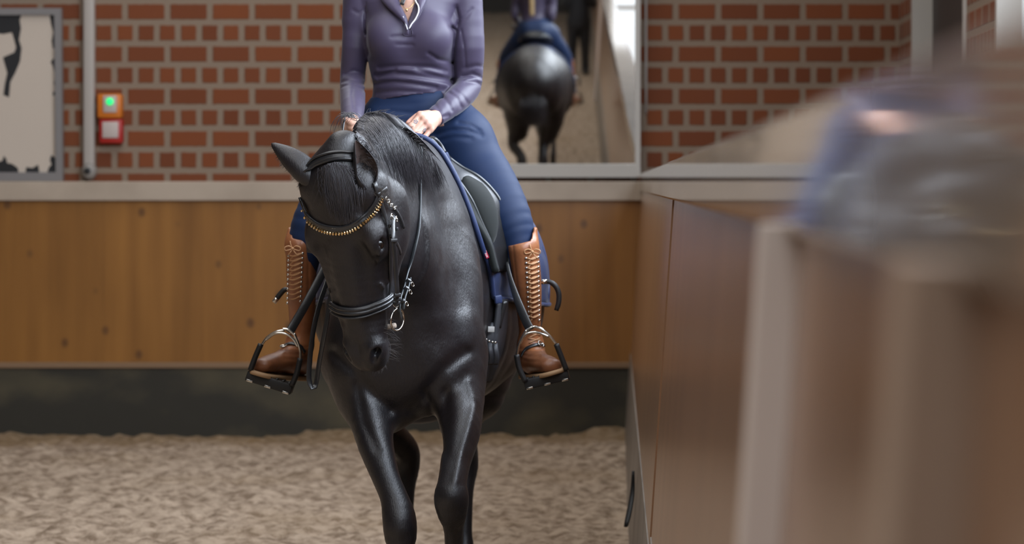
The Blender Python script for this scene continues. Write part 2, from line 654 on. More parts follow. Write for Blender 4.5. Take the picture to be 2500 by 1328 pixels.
def sand_material():
    m = bpy.data.materials.new('riding_sand')
    m.use_nodes = True
    nt = m.node_tree
    b = nt.nodes['Principled BSDF']
    g = nt.nodes.new('ShaderNodeNewGeometry')
    def noise(scale, detail=5, st=(1, 1, 1)):
        mp = nt.nodes.new('ShaderNodeMapping')
        mp.inputs['Scale'].default_value = st
        nt.links.new(g.outputs['Position'], mp.inputs['Vector'])
        n = nt.nodes.new('ShaderNodeTexNoise')
        n.inputs['Scale'].default_value = scale
        n.inputs['Detail'].default_value = detail
        nt.links.new(mp.outputs['Vector'], n.inputs['Vector'])
        return n.outputs['Fac']
    def ramp(v, lo, hi):
        r = nt.nodes.new('ShaderNodeMapRange')
        r.inputs['From Min'].default_value = lo
        r.inputs['From Max'].default_value = hi
        nt.links.new(v, r.inputs['Value'])
        return r.outputs['Result']
    c = mixc(nt, ramp(noise(15, 6), 0.36, 0.58), (0.180, 0.125, 0.083), (0.41, 0.315, 0.232))
    c = mixc(nt, mth(nt, 'MULTIPLY', ramp(noise(1.1, 3), 0.5, 0.75), 0.45), c, (0.23, 0.155, 0.085))
    c = mixc(nt, mth(nt, 'MULTIPLY', ramp(noise(120, 2), 0.55, 0.75), 0.5), c, (0.50, 0.40, 0.31))
    # darker brown fringe along the end wall
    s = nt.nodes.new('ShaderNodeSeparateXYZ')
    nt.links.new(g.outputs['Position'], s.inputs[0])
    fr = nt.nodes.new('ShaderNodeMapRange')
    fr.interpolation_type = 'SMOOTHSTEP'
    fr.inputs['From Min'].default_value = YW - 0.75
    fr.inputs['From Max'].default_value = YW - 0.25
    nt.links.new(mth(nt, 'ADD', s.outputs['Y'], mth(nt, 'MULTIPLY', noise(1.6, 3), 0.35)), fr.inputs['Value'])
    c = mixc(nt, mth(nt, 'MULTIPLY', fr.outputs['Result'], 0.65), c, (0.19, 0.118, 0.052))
    nt.links.new(c, b.inputs['Base Color'])
    b.inputs['Roughness'].default_value = 0.95
    b.inputs['Specular IOR Level'].default_value = 0.2
    bp = nt.nodes.new('ShaderNodeBump')
    bp.inputs['Strength'].default_value = 0.6
    bp.inputs['Distance'].default_value = 0.01
    nt.links.new(noise(60, 5), bp.inputs['Height'])
    nt.links.new(bp.outputs['Normal'], b.inputs['Normal'])
    return m

M_brick = brick_material()
M_board = wood_material('oiled_spruce_boards', (0.205, 0.082, 0.014), (0.33, 0.142, 0.028), 0.42)
M_sideboard = wood_material('varnished_side_boards', (0.29, 0.152, 0.080), (0.38, 0.205, 0.115), 0.30, knots=False)
M_sideboard.node_tree.nodes['Principled BSDF'].inputs['Coat Weight'].default_value = 0.6
M_sideboard.node_tree.nodes['Principled BSDF'].inputs['Coat Roughness'].default_value = 0.22
M_cream = mat('cream_paint', (0.44, 0.355, 0.275), 0.45, var=((0.37, 0.295, 0.225), 3.0, 0.4, 0.7), bump=(30, 0.05))
M_siderail = mat('cream_varnished_rail', (0.40, 0.33, 0.27), 0.35, var=((0.32, 0.26, 0.21), 4.0, 0.4, 0.7))
M_siderail.node_tree.nodes['Principled BSDF'].inputs['Coat Weight'].default_value = 1.0
M_siderail.node_tree.nodes['Principled BSDF'].inputs['Coat Roughness'].default_value = 0.06
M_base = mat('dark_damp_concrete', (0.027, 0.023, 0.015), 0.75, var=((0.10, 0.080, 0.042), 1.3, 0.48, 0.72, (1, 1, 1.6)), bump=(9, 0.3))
M_sidebase = mat('concrete_pale_reflection', (0.26, 0.23, 0.20), 0.4, var=((0.16, 0.14, 0.12), 3.0, 0.4, 0.7), bump=(12, 0.2))  # grazing reflection along the side base is put into this pale colour
M_sand = sand_material()
M_plaster = mat('pale_plaster', (0.42, 0.36, 0.30), 0.8, bump=(20, 0.1))
M_darkroof = mat('dark_roof_sheet', (0.05, 0.046, 0.042), 0.7)
M_mirror = mat('silvered_glass', (0.80, 0.79, 0.76), 0.02, 1.0)
M_white = mat('white_lacquer', (0.50, 0.47, 0.43), 0.4)
M_greyframe = mat('grey_aluminium_frame', (0.24, 0.225, 0.22), 0.4, 0.2)
M_black = mat('matt_black', (0.012, 0.012, 0.013), 0.55)
M_pane = mat('daylight_pane', (0.8, 0.85, 0.9), 0.3, emit=((0.80, 0.90, 1.0), 0.42))
M_pane2 = mat('bright_door_pane', (0.8, 0.85, 0.9), 0.3, emit=((0.90, 0.95, 1.0), 0.8))

def struct(name, mb, m, smooth=False):
    o = mb.build(name, m, smooth=smooth)
    o['kind'] = 'structure'
    return o

# ---- sand floor: worked sand, raked up against the end wall
def noise2(x, y, seed, scale):
    """cheap value noise on arrays"""
    x = x / scale + seed * 17.3; y = y / scale + seed * 9.1
    xi, yi = np.floor(x), np.floor(y)
    xf, yf = x - xi, y - yi
    xf = xf * xf * (3 - 2 * xf); yf = yf * yf * (3 - 2 * yf)
    def h(a, b):
        v = np.sin(a * 127.1 + b * 311.7 + seed * 74.7) * 43758.5453
        return v - np.floor(v)
    return (h(xi, yi) * (1 - xf) + h(xi + 1, yi) * xf) * (1 - yf) + (h(xi, yi + 1) * (1 - xf) + h(xi + 1, yi + 1) * xf) * yf

def sand_floor():
    xs = steps(-18.0, 0.5, -4.2, 0.022, 0.06, 0.3, 1.66)
    ys = steps(-13.0, 0.5, 7.0, 0.12, 11.0, 0.022, YW + 0.02)
    X, Y = np.meshgrid(xs, ys, indexing='ij')
    Z = (noise2(X, Y, 1, 0.075) - .5) * 0.026 + (noise2(X, Y, 2, 0.045) - .5) * 0.026 + (noise2(X, Y, 3, 0.6) - .5) * 0.03
    heap = np.clip((Y - (YW - 0.55)) / 0.55, 0, 1) ** 2
    Z += heap * ((noise2(X, Y, 5, 0.9) - 0.5) * 0.085 + (noise2(X, Y, 6, 0.16) - .5) * 0.022)
    # the pile by the side boards and the prints of hooves on the track
    Z += 0.03 * np.exp(-((X - 0.02) / 0.22) ** 2) * np.clip((Y - 12) / 4, 0, 1) * (0.5 + noise2(X, Y, 8, 0.15))
    for _ in range(60):
        cx, cy = nrng.uniform(-3.6, 0), nrng.uniform(11.2, 16.2)
        r = nrng.uniform(0.06, 0.1)
        d2 = ((X - cx) ** 2 + (Y - cy) ** 2) / r ** 2
        Z += -0.022 * np.exp(-d2) + 0.014 * np.exp(-(np.sqrt(d2) - 1.4) ** 2 * 4)
    Z[(X < -4.3) | (X > 0.3)] *= 0.3
    V = np.stack([X, Y, Z], -1).reshape(-1, 3)
    nx, ny = X.shape
    I = np.arange(nx * ny).reshape(nx, ny)
    Q = np.stack([I[:-1, :-1], I[1:, :-1], I[1:, 1:], I[:-1, 1:]], -1).reshape(-1, 4)
    o = link('floor', np_mesh('floor', V, Q), M_sand)
    o['kind'] = 'structure'
sand_floor()

# ---- end wall: brick above, cream ledge, boards, dark concrete base
struct('wall_back', MB().box((-18.2, YW + 0.12, -0.3), (1.75, YW + 0.4, 6.0)), M_brick)
struct('trim_1', MB().box((-18.0, YW - 0.03, 1.360), (0.20, YW + 0.13, 1.472), bev=0.006), M_cream)
struct('trim_2', MB().box((-18.0, YW, 0.405), (0.16, YW + 0.121, 1.362)), M_board)
struct('trim_3', MB().box((-18.0, YW - 0.025, 0.392), (0.10, YW + 0.05, 0.425), bev=0.004), mat('dusty_board_edge', (0.22, 0.13, 0.07), 0.7))
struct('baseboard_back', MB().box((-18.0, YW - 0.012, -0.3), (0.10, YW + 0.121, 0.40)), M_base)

# ---- right hand building wall behind the side barrier: brick piers, dark doorway, windows
XR = 1.66
mb = MB()
for y0, y1, z0, z1 in ((15.90, YW + 0.13, -0.3, 6), (12.42, 13.52, -0.3, 6), (-13.0, 12.42, -0.3, 1.62), (-13.0, 12.42, 4.7, 6), (13.5, 15.95, 3.2, 6), (4.6, 5.2, 1.6, 4.72), (-3.2, -2.6, 1.6, 4.72)):
    mb.box((XR, y0, z0), (XR + 0.3, y1, z1))
struct('wall_right', mb, M_brick)
mb = MB()
for y in (13.52, 15.86):
    mb.box((XR - 0.012, y, -0.2), (XR + 0.1, y + 0.06, 3.2))
mb.box((XR - 0.012, 13.52, 3.14), (XR + 0.1, 15.92, 3.2))
door = struct('door_1', MB().box((XR + 0.10, 13.5, -0.2), (XR + 0.14, 15.95, 3.22)), mat('dark_door_slab', (0.035, 0.026, 0.022), 0.6))  # plain dark slab closing the doorway
fr = mb.build('door_frame', M_white, door, smooth=False)
for n, (y0, y1) in enumerate(((5.2, 12.40), (-2.6, 4.6), (-12.9, -3.2))):
    wn = struct('window_%d' % (n + 1), MB().box((XR + 0.10, y0, 1.62), (XR + 0.12, y1, 4.7)), M_pane)
    mb = MB()
    for k in range(9):
        y = y0 + (y1 - y0) * k / 8
        mb.box((XR - 0.01, y - 0.03, 1.62), (XR + 0.1, y + 0.03, 4.7))
    for z in (1.62, 3.1, 4.64):
        mb.box((XR - 0.01, y0, z), (XR + 0.1, y1, z + 0.06))
    mb.build('window_frame', M_white, wn, smooth=False)

# glazed door across the aisle behind the barrier, seen in the tall mirror
dn = struct('window_4', MB().box((0.36, -0.55, 0.04), (1.64, -0.53, 2.6)), M_pane2)
mb = MB()
for z in (0.0, 1.04, 2.58):
    mb.box((0.34, -0.56, z), (1.66, -0.50, z + 0.07))
for x in (0.34, 1.60):
    mb.box((x, -0.56, 0), (x + 0.06, -0.50, 2.65))
mb.build('window_frame', M_white, dn, smooth=False)

# ---- rest of the hall shell, seen only in the mirrors
struct('wall_left', MB().box((-18.3, -13.2, -0.3), (-18.0, YW + 0.4, 6.0)), M_plaster)
struct('wall_front', MB().box((-18.3, -12.3, -0.3), (1.96, -12.0, 6.0)), M_darkroof)
mb = MB()
mb.box((-18.3, -13.3, 5.95), (-3.2, YW + 0.4, 6.1))
mb.box((0.2, -13.3, 5.95), (1.96, YW + 0.4, 6.1))
struct('ceiling', mb, M_plaster)

# ---- long side barrier on the right, leaning outwards, its varnished rail catching the light
def bx(z):
    return 0.062 + 0.068 * z
barrier = empty('side_barrier', (0.2, 5.0, 0.0), 'long brown wooden kickboard barrier with cream rail running past the camera at right', 'barrier')
def slab(name, zs, y0, y1, dx, m, back=0.05):
    z0, z1 = zs
    mb = MB()
    V = []
    for y in (y0, y1):
        V += [(bx(z0) + dx, y, z0), (bx(z1) + dx, y, z1), (bx(z1) + back, y, z1), (bx(z0) + back, y, z0)]
    mb.add(V, [(0, 1, 2, 3), (7, 6, 5, 4), (0, 4, 5, 1), (1, 5, 6, 2), (2, 6, 7, 3), (3, 7, 4, 0)])
    return mb.build(name, m, barrier, smooth=False)
slab('board_panel', (0.47, 1.42), 7.79, YW, 0.0, M_sideboard)
slab('board_panel', (0.50, 1.42), -12.9, 7.75, 0.004, M_sideboard)
slab('joint_strip', (0.47, 1.42), 7.74, 7.80, 0.012, M_black)
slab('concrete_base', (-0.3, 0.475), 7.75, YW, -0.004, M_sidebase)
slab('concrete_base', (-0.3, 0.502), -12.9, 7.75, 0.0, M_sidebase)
for y, m in ((2.50, mat('batten_bright_tone', (0.80, 0.71, 0.66), 0.45)), (1.26, mat('batten_dim_tone', (0.45, 0.33, 0.25), 0.45))):  # cream battens, the light on each put into its colour
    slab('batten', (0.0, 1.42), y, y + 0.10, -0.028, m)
MB().ribbon(spline([P(1546, 1150, 10.6), P(1544, 1200, 10.6), P(1537, 1245, 10.55), P(1528, 1285, 10.5)], 12), [Vector((-.5, -.85, 0))] * 12, [.010, .012, .014, .016, .018, .02, .021, .022, .022, .022, .02, .016], .01).build('dark_strip', M_black, barrier)  # thin dark curved strip at the barrier foot
mb = MB()
n = 120
R = []
for i in range(n + 1):
    y = -12.9 + (YW - 0.0 + 12.9) * i / n
    wob = 0.0008 * math.sin(y * 2.1) + 0.0003 * math.sin(y * 5.3 + 1)
    R.append([Vector((0.150 + wob, y, 1.415)), Vector((0.147 + wob, y, 1.420)), Vector((0.147 + wob, y, 1.512)), Vector((0.151 + wob, y, 1.517)), Vector((0.31, y, 1.517)), Vector((0.31, y, 1.415))])
mb.rings(R)
mb.build('rail', M_siderail, barrier, smooth=True, autosharp=25)

# ---- tall mirror on the end wall, tipped down towards the track
def wall_mirror(name, x0, x1, z0, z1, tilt, fw, label, m_frame, m_glass, foot, bow=0, cat='mirror'):
    r = empty(name, ((x0 + x1) / 2, YW + 0.06, z0), label, cat)
    T = Matrix.Translation((0, YW + 0.02, z0)) @ Matrix.Rotation(tilt, 4, 'X')
    h = z1 - z0
    mb = MB()
    mb.box((x0, -0.02, -0.0), (x0 + fw, 0.03, h), M=T)
    mb.box((x1 - fw, -0.02, -0.0), (x1, 0.03, h), M=T)
    mb.box((x0 + fw, -0.02, 0), (x1 - fw, 0.03, foot), M=T)
    mb.box((x0 + fw, -0.02, h - fw), (x1 - fw, 0.03, h), M=T)
    mb.build('frame', m_frame, r, smooth=False)
    if bow:
        mb = MB()
        gx, gz = (x0 + x1) / 2, h / 2 - 0.05
        n = 28
        R = []
        for i in range(n + 1):
            z = foot * .8 + (h - fw * .8 - foot * .8) * i / n
            R.append([Vector((x0 + fw * .8 + (x1 - x0 - 1.6 * fw) * k / n, -0.004 + ((x0 + fw * .8 + (x1 - x0 - 1.6 * fw) * k / n - gx) ** 2 + (z - gz) ** 2) / (2 * bow), z)) for k in range(n + 1)])
        V = [T @ v for q in R for v in q]
        mb.add(V, [(i * (n + 1) + k, i * (n + 1) + k + 1, (i + 1) * (n + 1) + k + 1, (i + 1) * (n + 1) + k) for i in range(n) for k in range(n)])
        mb.build('mirror_glass', m_glass, r, smooth=True)
    else:
        MB().box((x0 + fw * .8, 0.004, foot * .8), (x1 - fw * .8, 0.02, h - fw * .8), M=T).build('panel', m_glass, r, smooth=False)
    return r, T
mr1, _ = wall_mirror('wall_mirror', -1.22, 0.150, 1.497, 3.2, math.radians(4.35), 0.030,
    'tall white framed mirror on brick wall reflecting black horse and rider from behind', M_white, M_mirror, 0.075, bow=45.0)
# its bracket board and a thin cable beside it
tag(MB().tube(spline([(0.185, YW + 0.105, 4.5), (0.184, YW + 0.105, 3.0), (0.185, YW + 0.105, 1.87)], 12), 0.006).build('wall_cable', M_white),
    'thin pale cable running down brick wall right of tall mirror', 'cable')

# worn pale panel at the left with torn black patches
mr2, T2 = wall_mirror('framed_panel', -4.60, -3.195, 1.475, 2.475, math.radians(2.7), 0.040,
    'worn pale panel in grey frame on brick wall with torn black patches', M_greyframe,
    mat('worn_pale_panel', (0.56, 0.475, 0.395), 0.35), 0.050, cat='panel')
def patch(pix, name='bare_patch'):
    mb = MB()
    pts = []
    for px, py in pix:
        q = P(px, py, YW)
        z = (q.z - 1.475) / math.cos(math.radians(2.7))
        pts.append((q.x, z))
    V = [T2 @ Vector((x, 0.0035, z)) for x, z in pts] + [T2 @ Vector((x, 0.006, z)) for x, z in pts]
    k = len(pts)
    Fs = [tuple(range(k)), tuple(range(2 * k - 1, k - 1, -1))] + [(i, k + i, k + (i + 1) % k, (i + 1) % k) for i in range(k)]
    mb.add(V, Fs)
    mb.build(name, M_black, mr2, smooth=False)
patch([(-20, 32), (55, 34), (50, 50), (53, 70), (48, 98), (54, 118), (50, 150), (38, 178), (26, 200), (22, 238), (8, 232), (12, 204), (18, 178), (10, 150), (8, 140), (36, 128), (40, 116), (34, 92), (30, 80), (10, 84), (-20, 80)])
patch([(122, 32), (138, 32), (139, 120), (130, 118), (127, 100), (132, 80), (126, 60)])
patch([(139, 140), (139, 215), (131, 205), (136, 185), (129, 160), (124, 152), (130, 144)])
patch([(139, 222), (139, 236), (128, 232), (130, 224)])
patch([(-20, 425), (-20, 400), (4, 392), (8, 380), (14, 388), (16, 398), (28, 400), (42, 410), (44, 425)])
patch([(60, 425), (62, 408), (78, 410), (84, 406), (92, 402), (95, 425)])
patch([(112, 425), (118, 408), (124, 402), (120, 390), (124, 378), (132, 384), (139, 382), (139, 425)])

# ---- conduit with its ball end, alarm lamp and call point
c = empty('conduit_pipe', P(219, 420, YW + 0.1), 'pale vertical conduit pipe on brick wall beside the worn pale panel', 'pipe')
X0 = P(219, 0, YW + 0.09).x
mb = MB(); mb.box((X0 - 0.035, YW + 0.060, 1.56), (X0 + 0.030, YW + 0.119, 4.5), bev=0.012); mb.build('duct', mat('pale_grey_plastic', (0.43, 0.385, 0.345), 0.5), c)
mb = MB(); mb.ball((X0, YW + 0.075, 1.533), (0.045, 0.045, 0.052), 16, 10); mb.build('end_cap', mat('grey_plastic', (0.27, 0.245, 0.22), 0.5), c)
mb = MB(); mb.ball((X0 - 0.003, YW + 0.034, 1.533), (0.02, 0.012, 0.02), 12, 6); mb.build('opening', M_black, c)

M_orange = mat('orange_plastic', (0.62, 0.17, 0.015), 0.4)
M_red = mat('red_plastic', (0.40, 0.018, 0.014), 0.4)
M_label = mat('pale_label', (0.50, 0.42, 0.38), 0.5)
al = empty('alarm_light', P(266, 260, YW + 0.11), 'orange wall box with glowing green light on brick wall', 'light')
q0, q1 = P(237, 289, YW + 0.05), P(297, 229, YW + 0.05)
MB().box((q0.x, YW + 0.04, q0.z), (q1.x, YW + 0.13, q1.z), bev=0.014).build('housing', M_orange, al)
q0, q1 = P(252, 275, YW + 0.04), P(285, 233, YW + 0.04)
MB().box((q0.x, YW + 0.031, q0.z), (q1.x, YW + 0.045, q1.z), bev=0.005).build('panel', M_label, al)
MB().ball(P(268, 248, YW + 0.028), (0.022, 0.010, 0.022), 16, 8).build('lamp', mat('green_lamp', (0.02, 0.6, 0.2), 0.3, emit=((0.02, 1.0, 0.22), 0.85)), al)
cp = empty('call_point', P(269, 320, YW + 0.11), 'red call point box with white centre below the orange box', 'box')
q0, q1 = P(241, 350, YW + 0.05), P(298, 290, YW + 0.05)
MB().box((q0.x, YW + 0.05, q0.z), (q1.x, YW + 0.13, q1.z), bev=0.012).build('housing', M_red, cp)
q0, q1 = P(250, 337, YW + 0.05), P(289, 297, YW + 0.05)
MB().box((q0.x, YW + 0.042, q0.z), (q1.x, YW + 0.055, q1.z), bev=0.004).build('panel', M_label, cp)
# ================================================================== THE HORSE
HX = -0.625                                       # middle of the trunk
# head frame: O at the poll, A down the face, N out of the face, S towards the horse's left
hO = P(783, 398, 7.76)
hA = (P(884, 905, 7.96) - hO).normalized()
_y = math.radians(30)
hN = Vector((-math.sin(_y), -math.cos(_y), 0))
hN = (hN - hA * hN.dot(hA)).normalized()
hS = hA.cross(hN).normalized()
if hS.x < 0: hS = -hS
hR = np.array([list(hS), list(hA), list(hN)]).T
def hp(s, t, n):
    return hO + hS * s + hA * (t * 1.075) + hN * n

def horse_field():
    f = Field(steps(-1.06, 0.0045, -0.18), steps(7.48, 0.0045, 8.04, 0.007, 8.6, 0.013, 10.95), steps(-0.01, 0.012, 0.4, 0.007, 0.93, 0.0045, 1.73))
    # trunk
    f.limb([((HX, 8.55, 1.10), .18, .25), ((HX, 8.8, 1.13), .215, .36), ((HX, 9.2, 1.11), .29, .395), ((HX, 9.6, 1.11), .392, .385),
            ((HX, 10.0, 1.18), .345, .36), ((HX, 10.35, 1.23), .29, .30), ((HX, 10.5, 1.24), .22, .24)], k=.05)
    f.limb([((HX, 9.2, 0.97), .25, .225), ((HX, 9.7, 0.98), .335, .20)], k=.12)          # belly
    f.limb([((HX, 8.62, 1.44), .045, .09), ((HX, 8.9, 1.49), .05, .10), ((HX, 9.35, 1.42), .09, .10)], k=.12)   # withers
    f.limb([((HX, 10.05, 1.42), .16, .13), ((HX, 10.4, 1.36), .13, .13)], k=.12)          # croup
    # shoulders, chest
    for s in (-1, 1):
        f.limb([((HX + s * .03, 8.86, 1.47), .04, .09), ((HX + s * .10, 8.66, 1.23), .105, .15), ((HX + s * .125, 8.52, 1.0), .112, .15)], k=.08)
        f.blob((HX + s * .105, 8.42, 0.945), (.115, .13, .16), k=.07)
    f.blob((HX, 8.42, 0.97), (.12, .13, .19), k=.09)
    f.limb([((HX, 8.45, .92), .10, .12), ((HX, 8.9, .88), .17, .13)], k=.08)
    f.blob(P(925, 985, 8.48), (.10, .14, .096), k=.06)
    # neck
    f.limb([(P(1002, 615, 8.70), .125, .335), (P(985, 525, 8.5), .118, .25), (P(935, 432, 8.22), .108, .183), (P(884, 444, 8.0), .072, .147), (P(832, 490, 7.90), .078, .105)], k=.10)
    f.limb([(P(920, 560, 8.05), .07, .10), (P(985, 640, 8.3), .10, .13), (P(1000, 760, 8.42), .11, .14)], k=.09)   # throat to chest
    # thighs and rump
    for s in (-1, 1):
        f.limb([((HX + s * .14, 10.22, 1.22), .155, .25), ((HX + s * .165, 10.1, 0.92), .14, .21), ((HX + s * .15, 10.08, 0.72), .09, .12)], k=.07)
        f.blob((HX + s * .125, 10.42, 1.15), (.125, .15, .2), k=.07)
    # fore legs (the horse's left one lifted and bent, the right one on the ground)
    L = [((HX + .15, 8.52, .93), .10, .13), (P(1122, 1010, 8.36), .068, .085), (P(1124, 1060, 8.28), .056, .066), (P(1112, 1130, 8.2), .043, .05),
         (P(1104, 1182, 8.14), .042, .046), (P(1102, 1216, 8.12), .050, .048), (P(1104, 1250, 8.13), .043, .043), (P(1108, 1300, 8.17), .0275, .035), (P(1107, 1440, 8.26), .026, .033),
         (P(1106, 1530, 8.33), .036, .04), (P(1106, 1570, 8.33), .03, .032), (P(1106, 1625, 8.31), .042, .045), (P(1106, 1665, 8.28), .052, .055)]
    f.limb(L, k=.035)
    R = [((HX - .15, 8.52, .93), .10, .13), (P(902, 1000, 8.38), .070, .085), (P(917, 1085, 8.32), .052, .064), (P(942, 1165, 8.26), .040, .05),
         (P(962, 1215, 8.23), .040, .046), (P(974, 1262, 8.21), .048, .048), (P(978, 1310, 8.20), .046, .046), (P(981, 1370, 8.22), .028, .036), (P(985, 1500, 8.24), .026, .033),
         (P(987, 1580, 8.24), .036, .04), (P(988, 1612, 8.20), .03, .032), (P(990, 1645, 8.17), .044, .046), (P(990, 1672, 8.15), .054, .056)]
    f.limb(R, k=.035)
    # hind legs
    for hx, yo in ((982, 0.0), (1128, .05)):
        x = (hx - VX) * 10.1 / F
        s = -1 if hx < 1050 else 1
        f.limb([((HX + s * .15, 10.1, .82), .10, .15), ((x + s * .012 - (.075 if s < 0 else 0), 10.15, .62), .055, .075), ((x - (.040 if s < 0 else 0), 10.22, .555), .047, .06), ((x, 10.28, .50), .047, .055), ((x, 10.30, .44), .048, .055), ((x, 10.27, .36), .033, .04), ((x, 10.22, .22), .030, .034),
                ((x, 10.2, .16), .038, .042), ((x, 10.15, .10), .034, .036), ((x, 10.12, .03), .055, .06)], k=.04)
    # dock
    f.limb([((HX, 10.45, 1.45), .05, .05), ((HX, 10.58, 1.40), .04, .04), ((HX, 10.62, 1.25), .03, .03)], k=.06)
    # muscle relief of chest, forearms and shoulders
    f.crease([(HX + .005, 8.25, 1.06), (HX + .004, 8.25, .80)], .022, -.012, yr=(8.0, 8.7))
    for s in (-1, 1):
        f.crease([(HX + s * .03, 8.3, .80), (HX + s * .075, 8.3, .845), (HX + s * .13, 8.3, .92), (HX + s * .19, 8.35, .965)], .02, -.011, yr=(8.0, 8.7), flat=True)
    f.crease([P(1145, 935, 8.30), P(1160, 985, 8.26), P(1147, 1040, 8.2), P(1125, 1110, 8.14), P(1112, 1172, 8.1)], .013, .0065, yr=(8.0, 8.45), flat=True)
    f.crease([P(1088, 960, 8.3), P(1094, 1030, 8.3), P(1086, 1100, 8.2)], .016, -.007, yr=(8.0, 8.4), flat=True)
    f.crease([P(870, 940, 8.3), P(890, 1030, 8.3), P(915, 1100, 8.2)], .014, -.007, yr=(8.0, 8.4), flat=True)
    f.crease([P(1040, 950, 8.4), P(1055, 985, 8.4), P(1062, 1030, 8.4)], .012, -.006, yr=(8.1, 8.5), flat=True)
    for a in ([(1105, 690), (1112, 760), (1120, 850)], [(1075, 500), (1090, 580), (1098, 660)], [(1125, 560), (1135, 650), (1133, 740)], [(1040, 450), (1030, 540), (1012, 620)]):
        f.crease([P(x, y, 8.5) for x, y in a], .030, -.0045, yr=(8.2, 8.8), flat=True)
    f.crease([P(1052, 560, 8.5), P(1075, 660, 8.5), P(1085, 760, 8.5)], .05, .012, yr=(8.2, 8.8), flat=True)
    # knees
    for px, py, Y in ((1102, 1216, 8.07), (975, 1280, 8.16)):
        f.swell(P(px, py - 10, Y), (.035, .03, .03), .005)
        f.crease([P(px - 34, py + 34, Y), P(px, py + 42, Y), P(px + 34, py + 34, Y)], .012, -.004, yr=(7.9, 8.25))

    # ------------------------------------------------ head
    f.limb([(hp(.004, -.005, -.112), .046, .060), (hp(0, .03, -.098), .070, .078), (hp(-.004, .07, -.09), .099, .09), (hp(-.004, .13, -.088), .109, .088), (hp(0, .20, -.088), .105, .088), (hp(-.008, .27, -.082), .104, .080),
            (hp(-.011, .34, -.072), .093, .070), (hp(-.010, .41, -.064), .082, .062), (hp(-.005, .47, -.058), .068, .056), (hp(0, .52, -.054), .056, .050), (hp(0, .55, -.055), .050, .042)], side=tuple(hS), k=.05)
    for s in (-1, 1):
        f.blob(hp(s * .062, .205, -.165), (.036, .115, .085), hR, k=.05)                    # cheek
        f.limb([(hp(s * .045, .17, -.215), .03, .035), (hp(s * .040, .30, -.185), .026, .032), (hp(s * .030, .44, -.122), .022, .026)], side=tuple(hS), k=.05)
        f.blob(hp(s * .100, .222, -.050), (.027, .046, .040), hR, k=.05)                    # orbit
        f.swell(hp(s * .080, .125, -.035), (.022, .026, .03), -.010)                        # hollow over the eye
        f.crease([hp(s * .114, .235, -.085), hp(s * .105, .29, -.085), hp(s * .091, .35, -.080)], .014, .011)    # facial crest
        f.crease([hp(s * .066, .25, -.02), hp(s * .060, .34, -.018), hp(s * .050, .44, -.02)], .024, -.009)
        f.crease([hp(s * .035, .04, .0), hp(s * .060, .11, -.005), hp(s * .090, .18, -.02)], .018, .004)
        f.crease([hp(s * .03, .20, .0), hp(s * .075, .235, -.015)], .02, -.004)
        f.crease([hp(s * .111, .225, -.050), hp(s * .095, .29, -.038), hp(s * .087, .335, -.043), hp(s * .083, .36, -.060)], .006, .0065)   # vein
        f.crease([hp(s * .083, .36, -.060), hp(s * .074, .42, -.065), hp(s * .063, .46, -.060)], .0055, .0035)
        # eyelids and the eye opening
        for da, dr, am in ((0, .0, .0075), (1, .0, .0035)):
            arc = []
            for k in range(7):
                u = -1 + 2 * k / 6
                w_ = (.0105 if da == 0 else -.0075) * (1 - u * u)
                arc.append(hp(s * (.124 - .004 * abs(u)), .230 + .024 * u - w_ * .75, -.034 + .012 * u - (w_ * .15)))
            f.crease(arc, .0065, am)
        f.blob(hp(s * .127, .231, -.036), (.013, .021, .010), hR, k=.005, op='cut')
        # nostril
        f.blob(hp(s * .040, .525, -.030), (.027, .034, .026), hR, k=.03)
        f.crease([hp(s * .052, .505, -.030), hp(s * .040, .512, -.008), hp(s * .030, .535, -.006), hp(s * .030, .555, -.018)], .009, .005)
        f.limb([(hp(s * .050, .522, -.010), .008, .010), (hp(s * .040, .548, -.008), .0095, .012)], side=tuple(hS), k=.010, op='cut')
        f.limb([(hp(s * .052, .520, -.018), .009, .010), (hp(s * .034, .535, -.028), .006, .008)], side=tuple(hS), k=.010, op='cut')
        # mouth corner
        f.crease([hp(s * .056, .47, -.090), hp(s * .052, .52, -.088), hp(s * .036, .566, -.082)], .007, -.007)
    f.blob(hp(0, .555, -.040), (.042, .032, .032), hR, k=.03)                                # upper lip
    f.blob(hp(0, .548, -.092), (.034, .034, .032), hR, k=.03)                                # lower lip and chin
    f.crease([hp(-.045, .572, -.075), hp(0, .588, -.070), hp(.045, .572, -.075)], .006, -.007)
    f.crease([hp(0, .50, -.004), hp(0, .585, -.02)], .012, -.004)
    f.swell(hp(0, .10, .0), (.05, .05, .03), .006)
    for s in (-1, 1):
        f.blob(hp(s * .088, .10, -.085), (.032, .05, .05), hR, k=.05)
        f.swell(hp(s * .062, .155, -.012), (.022, .03, .02), .004)
    f.blob(P(893, 462, 7.86), (.036, .045, .05), k=.04)
    f.blob(P(776, 440, 7.86), (.040, .045, .045), k=.04)
    return f

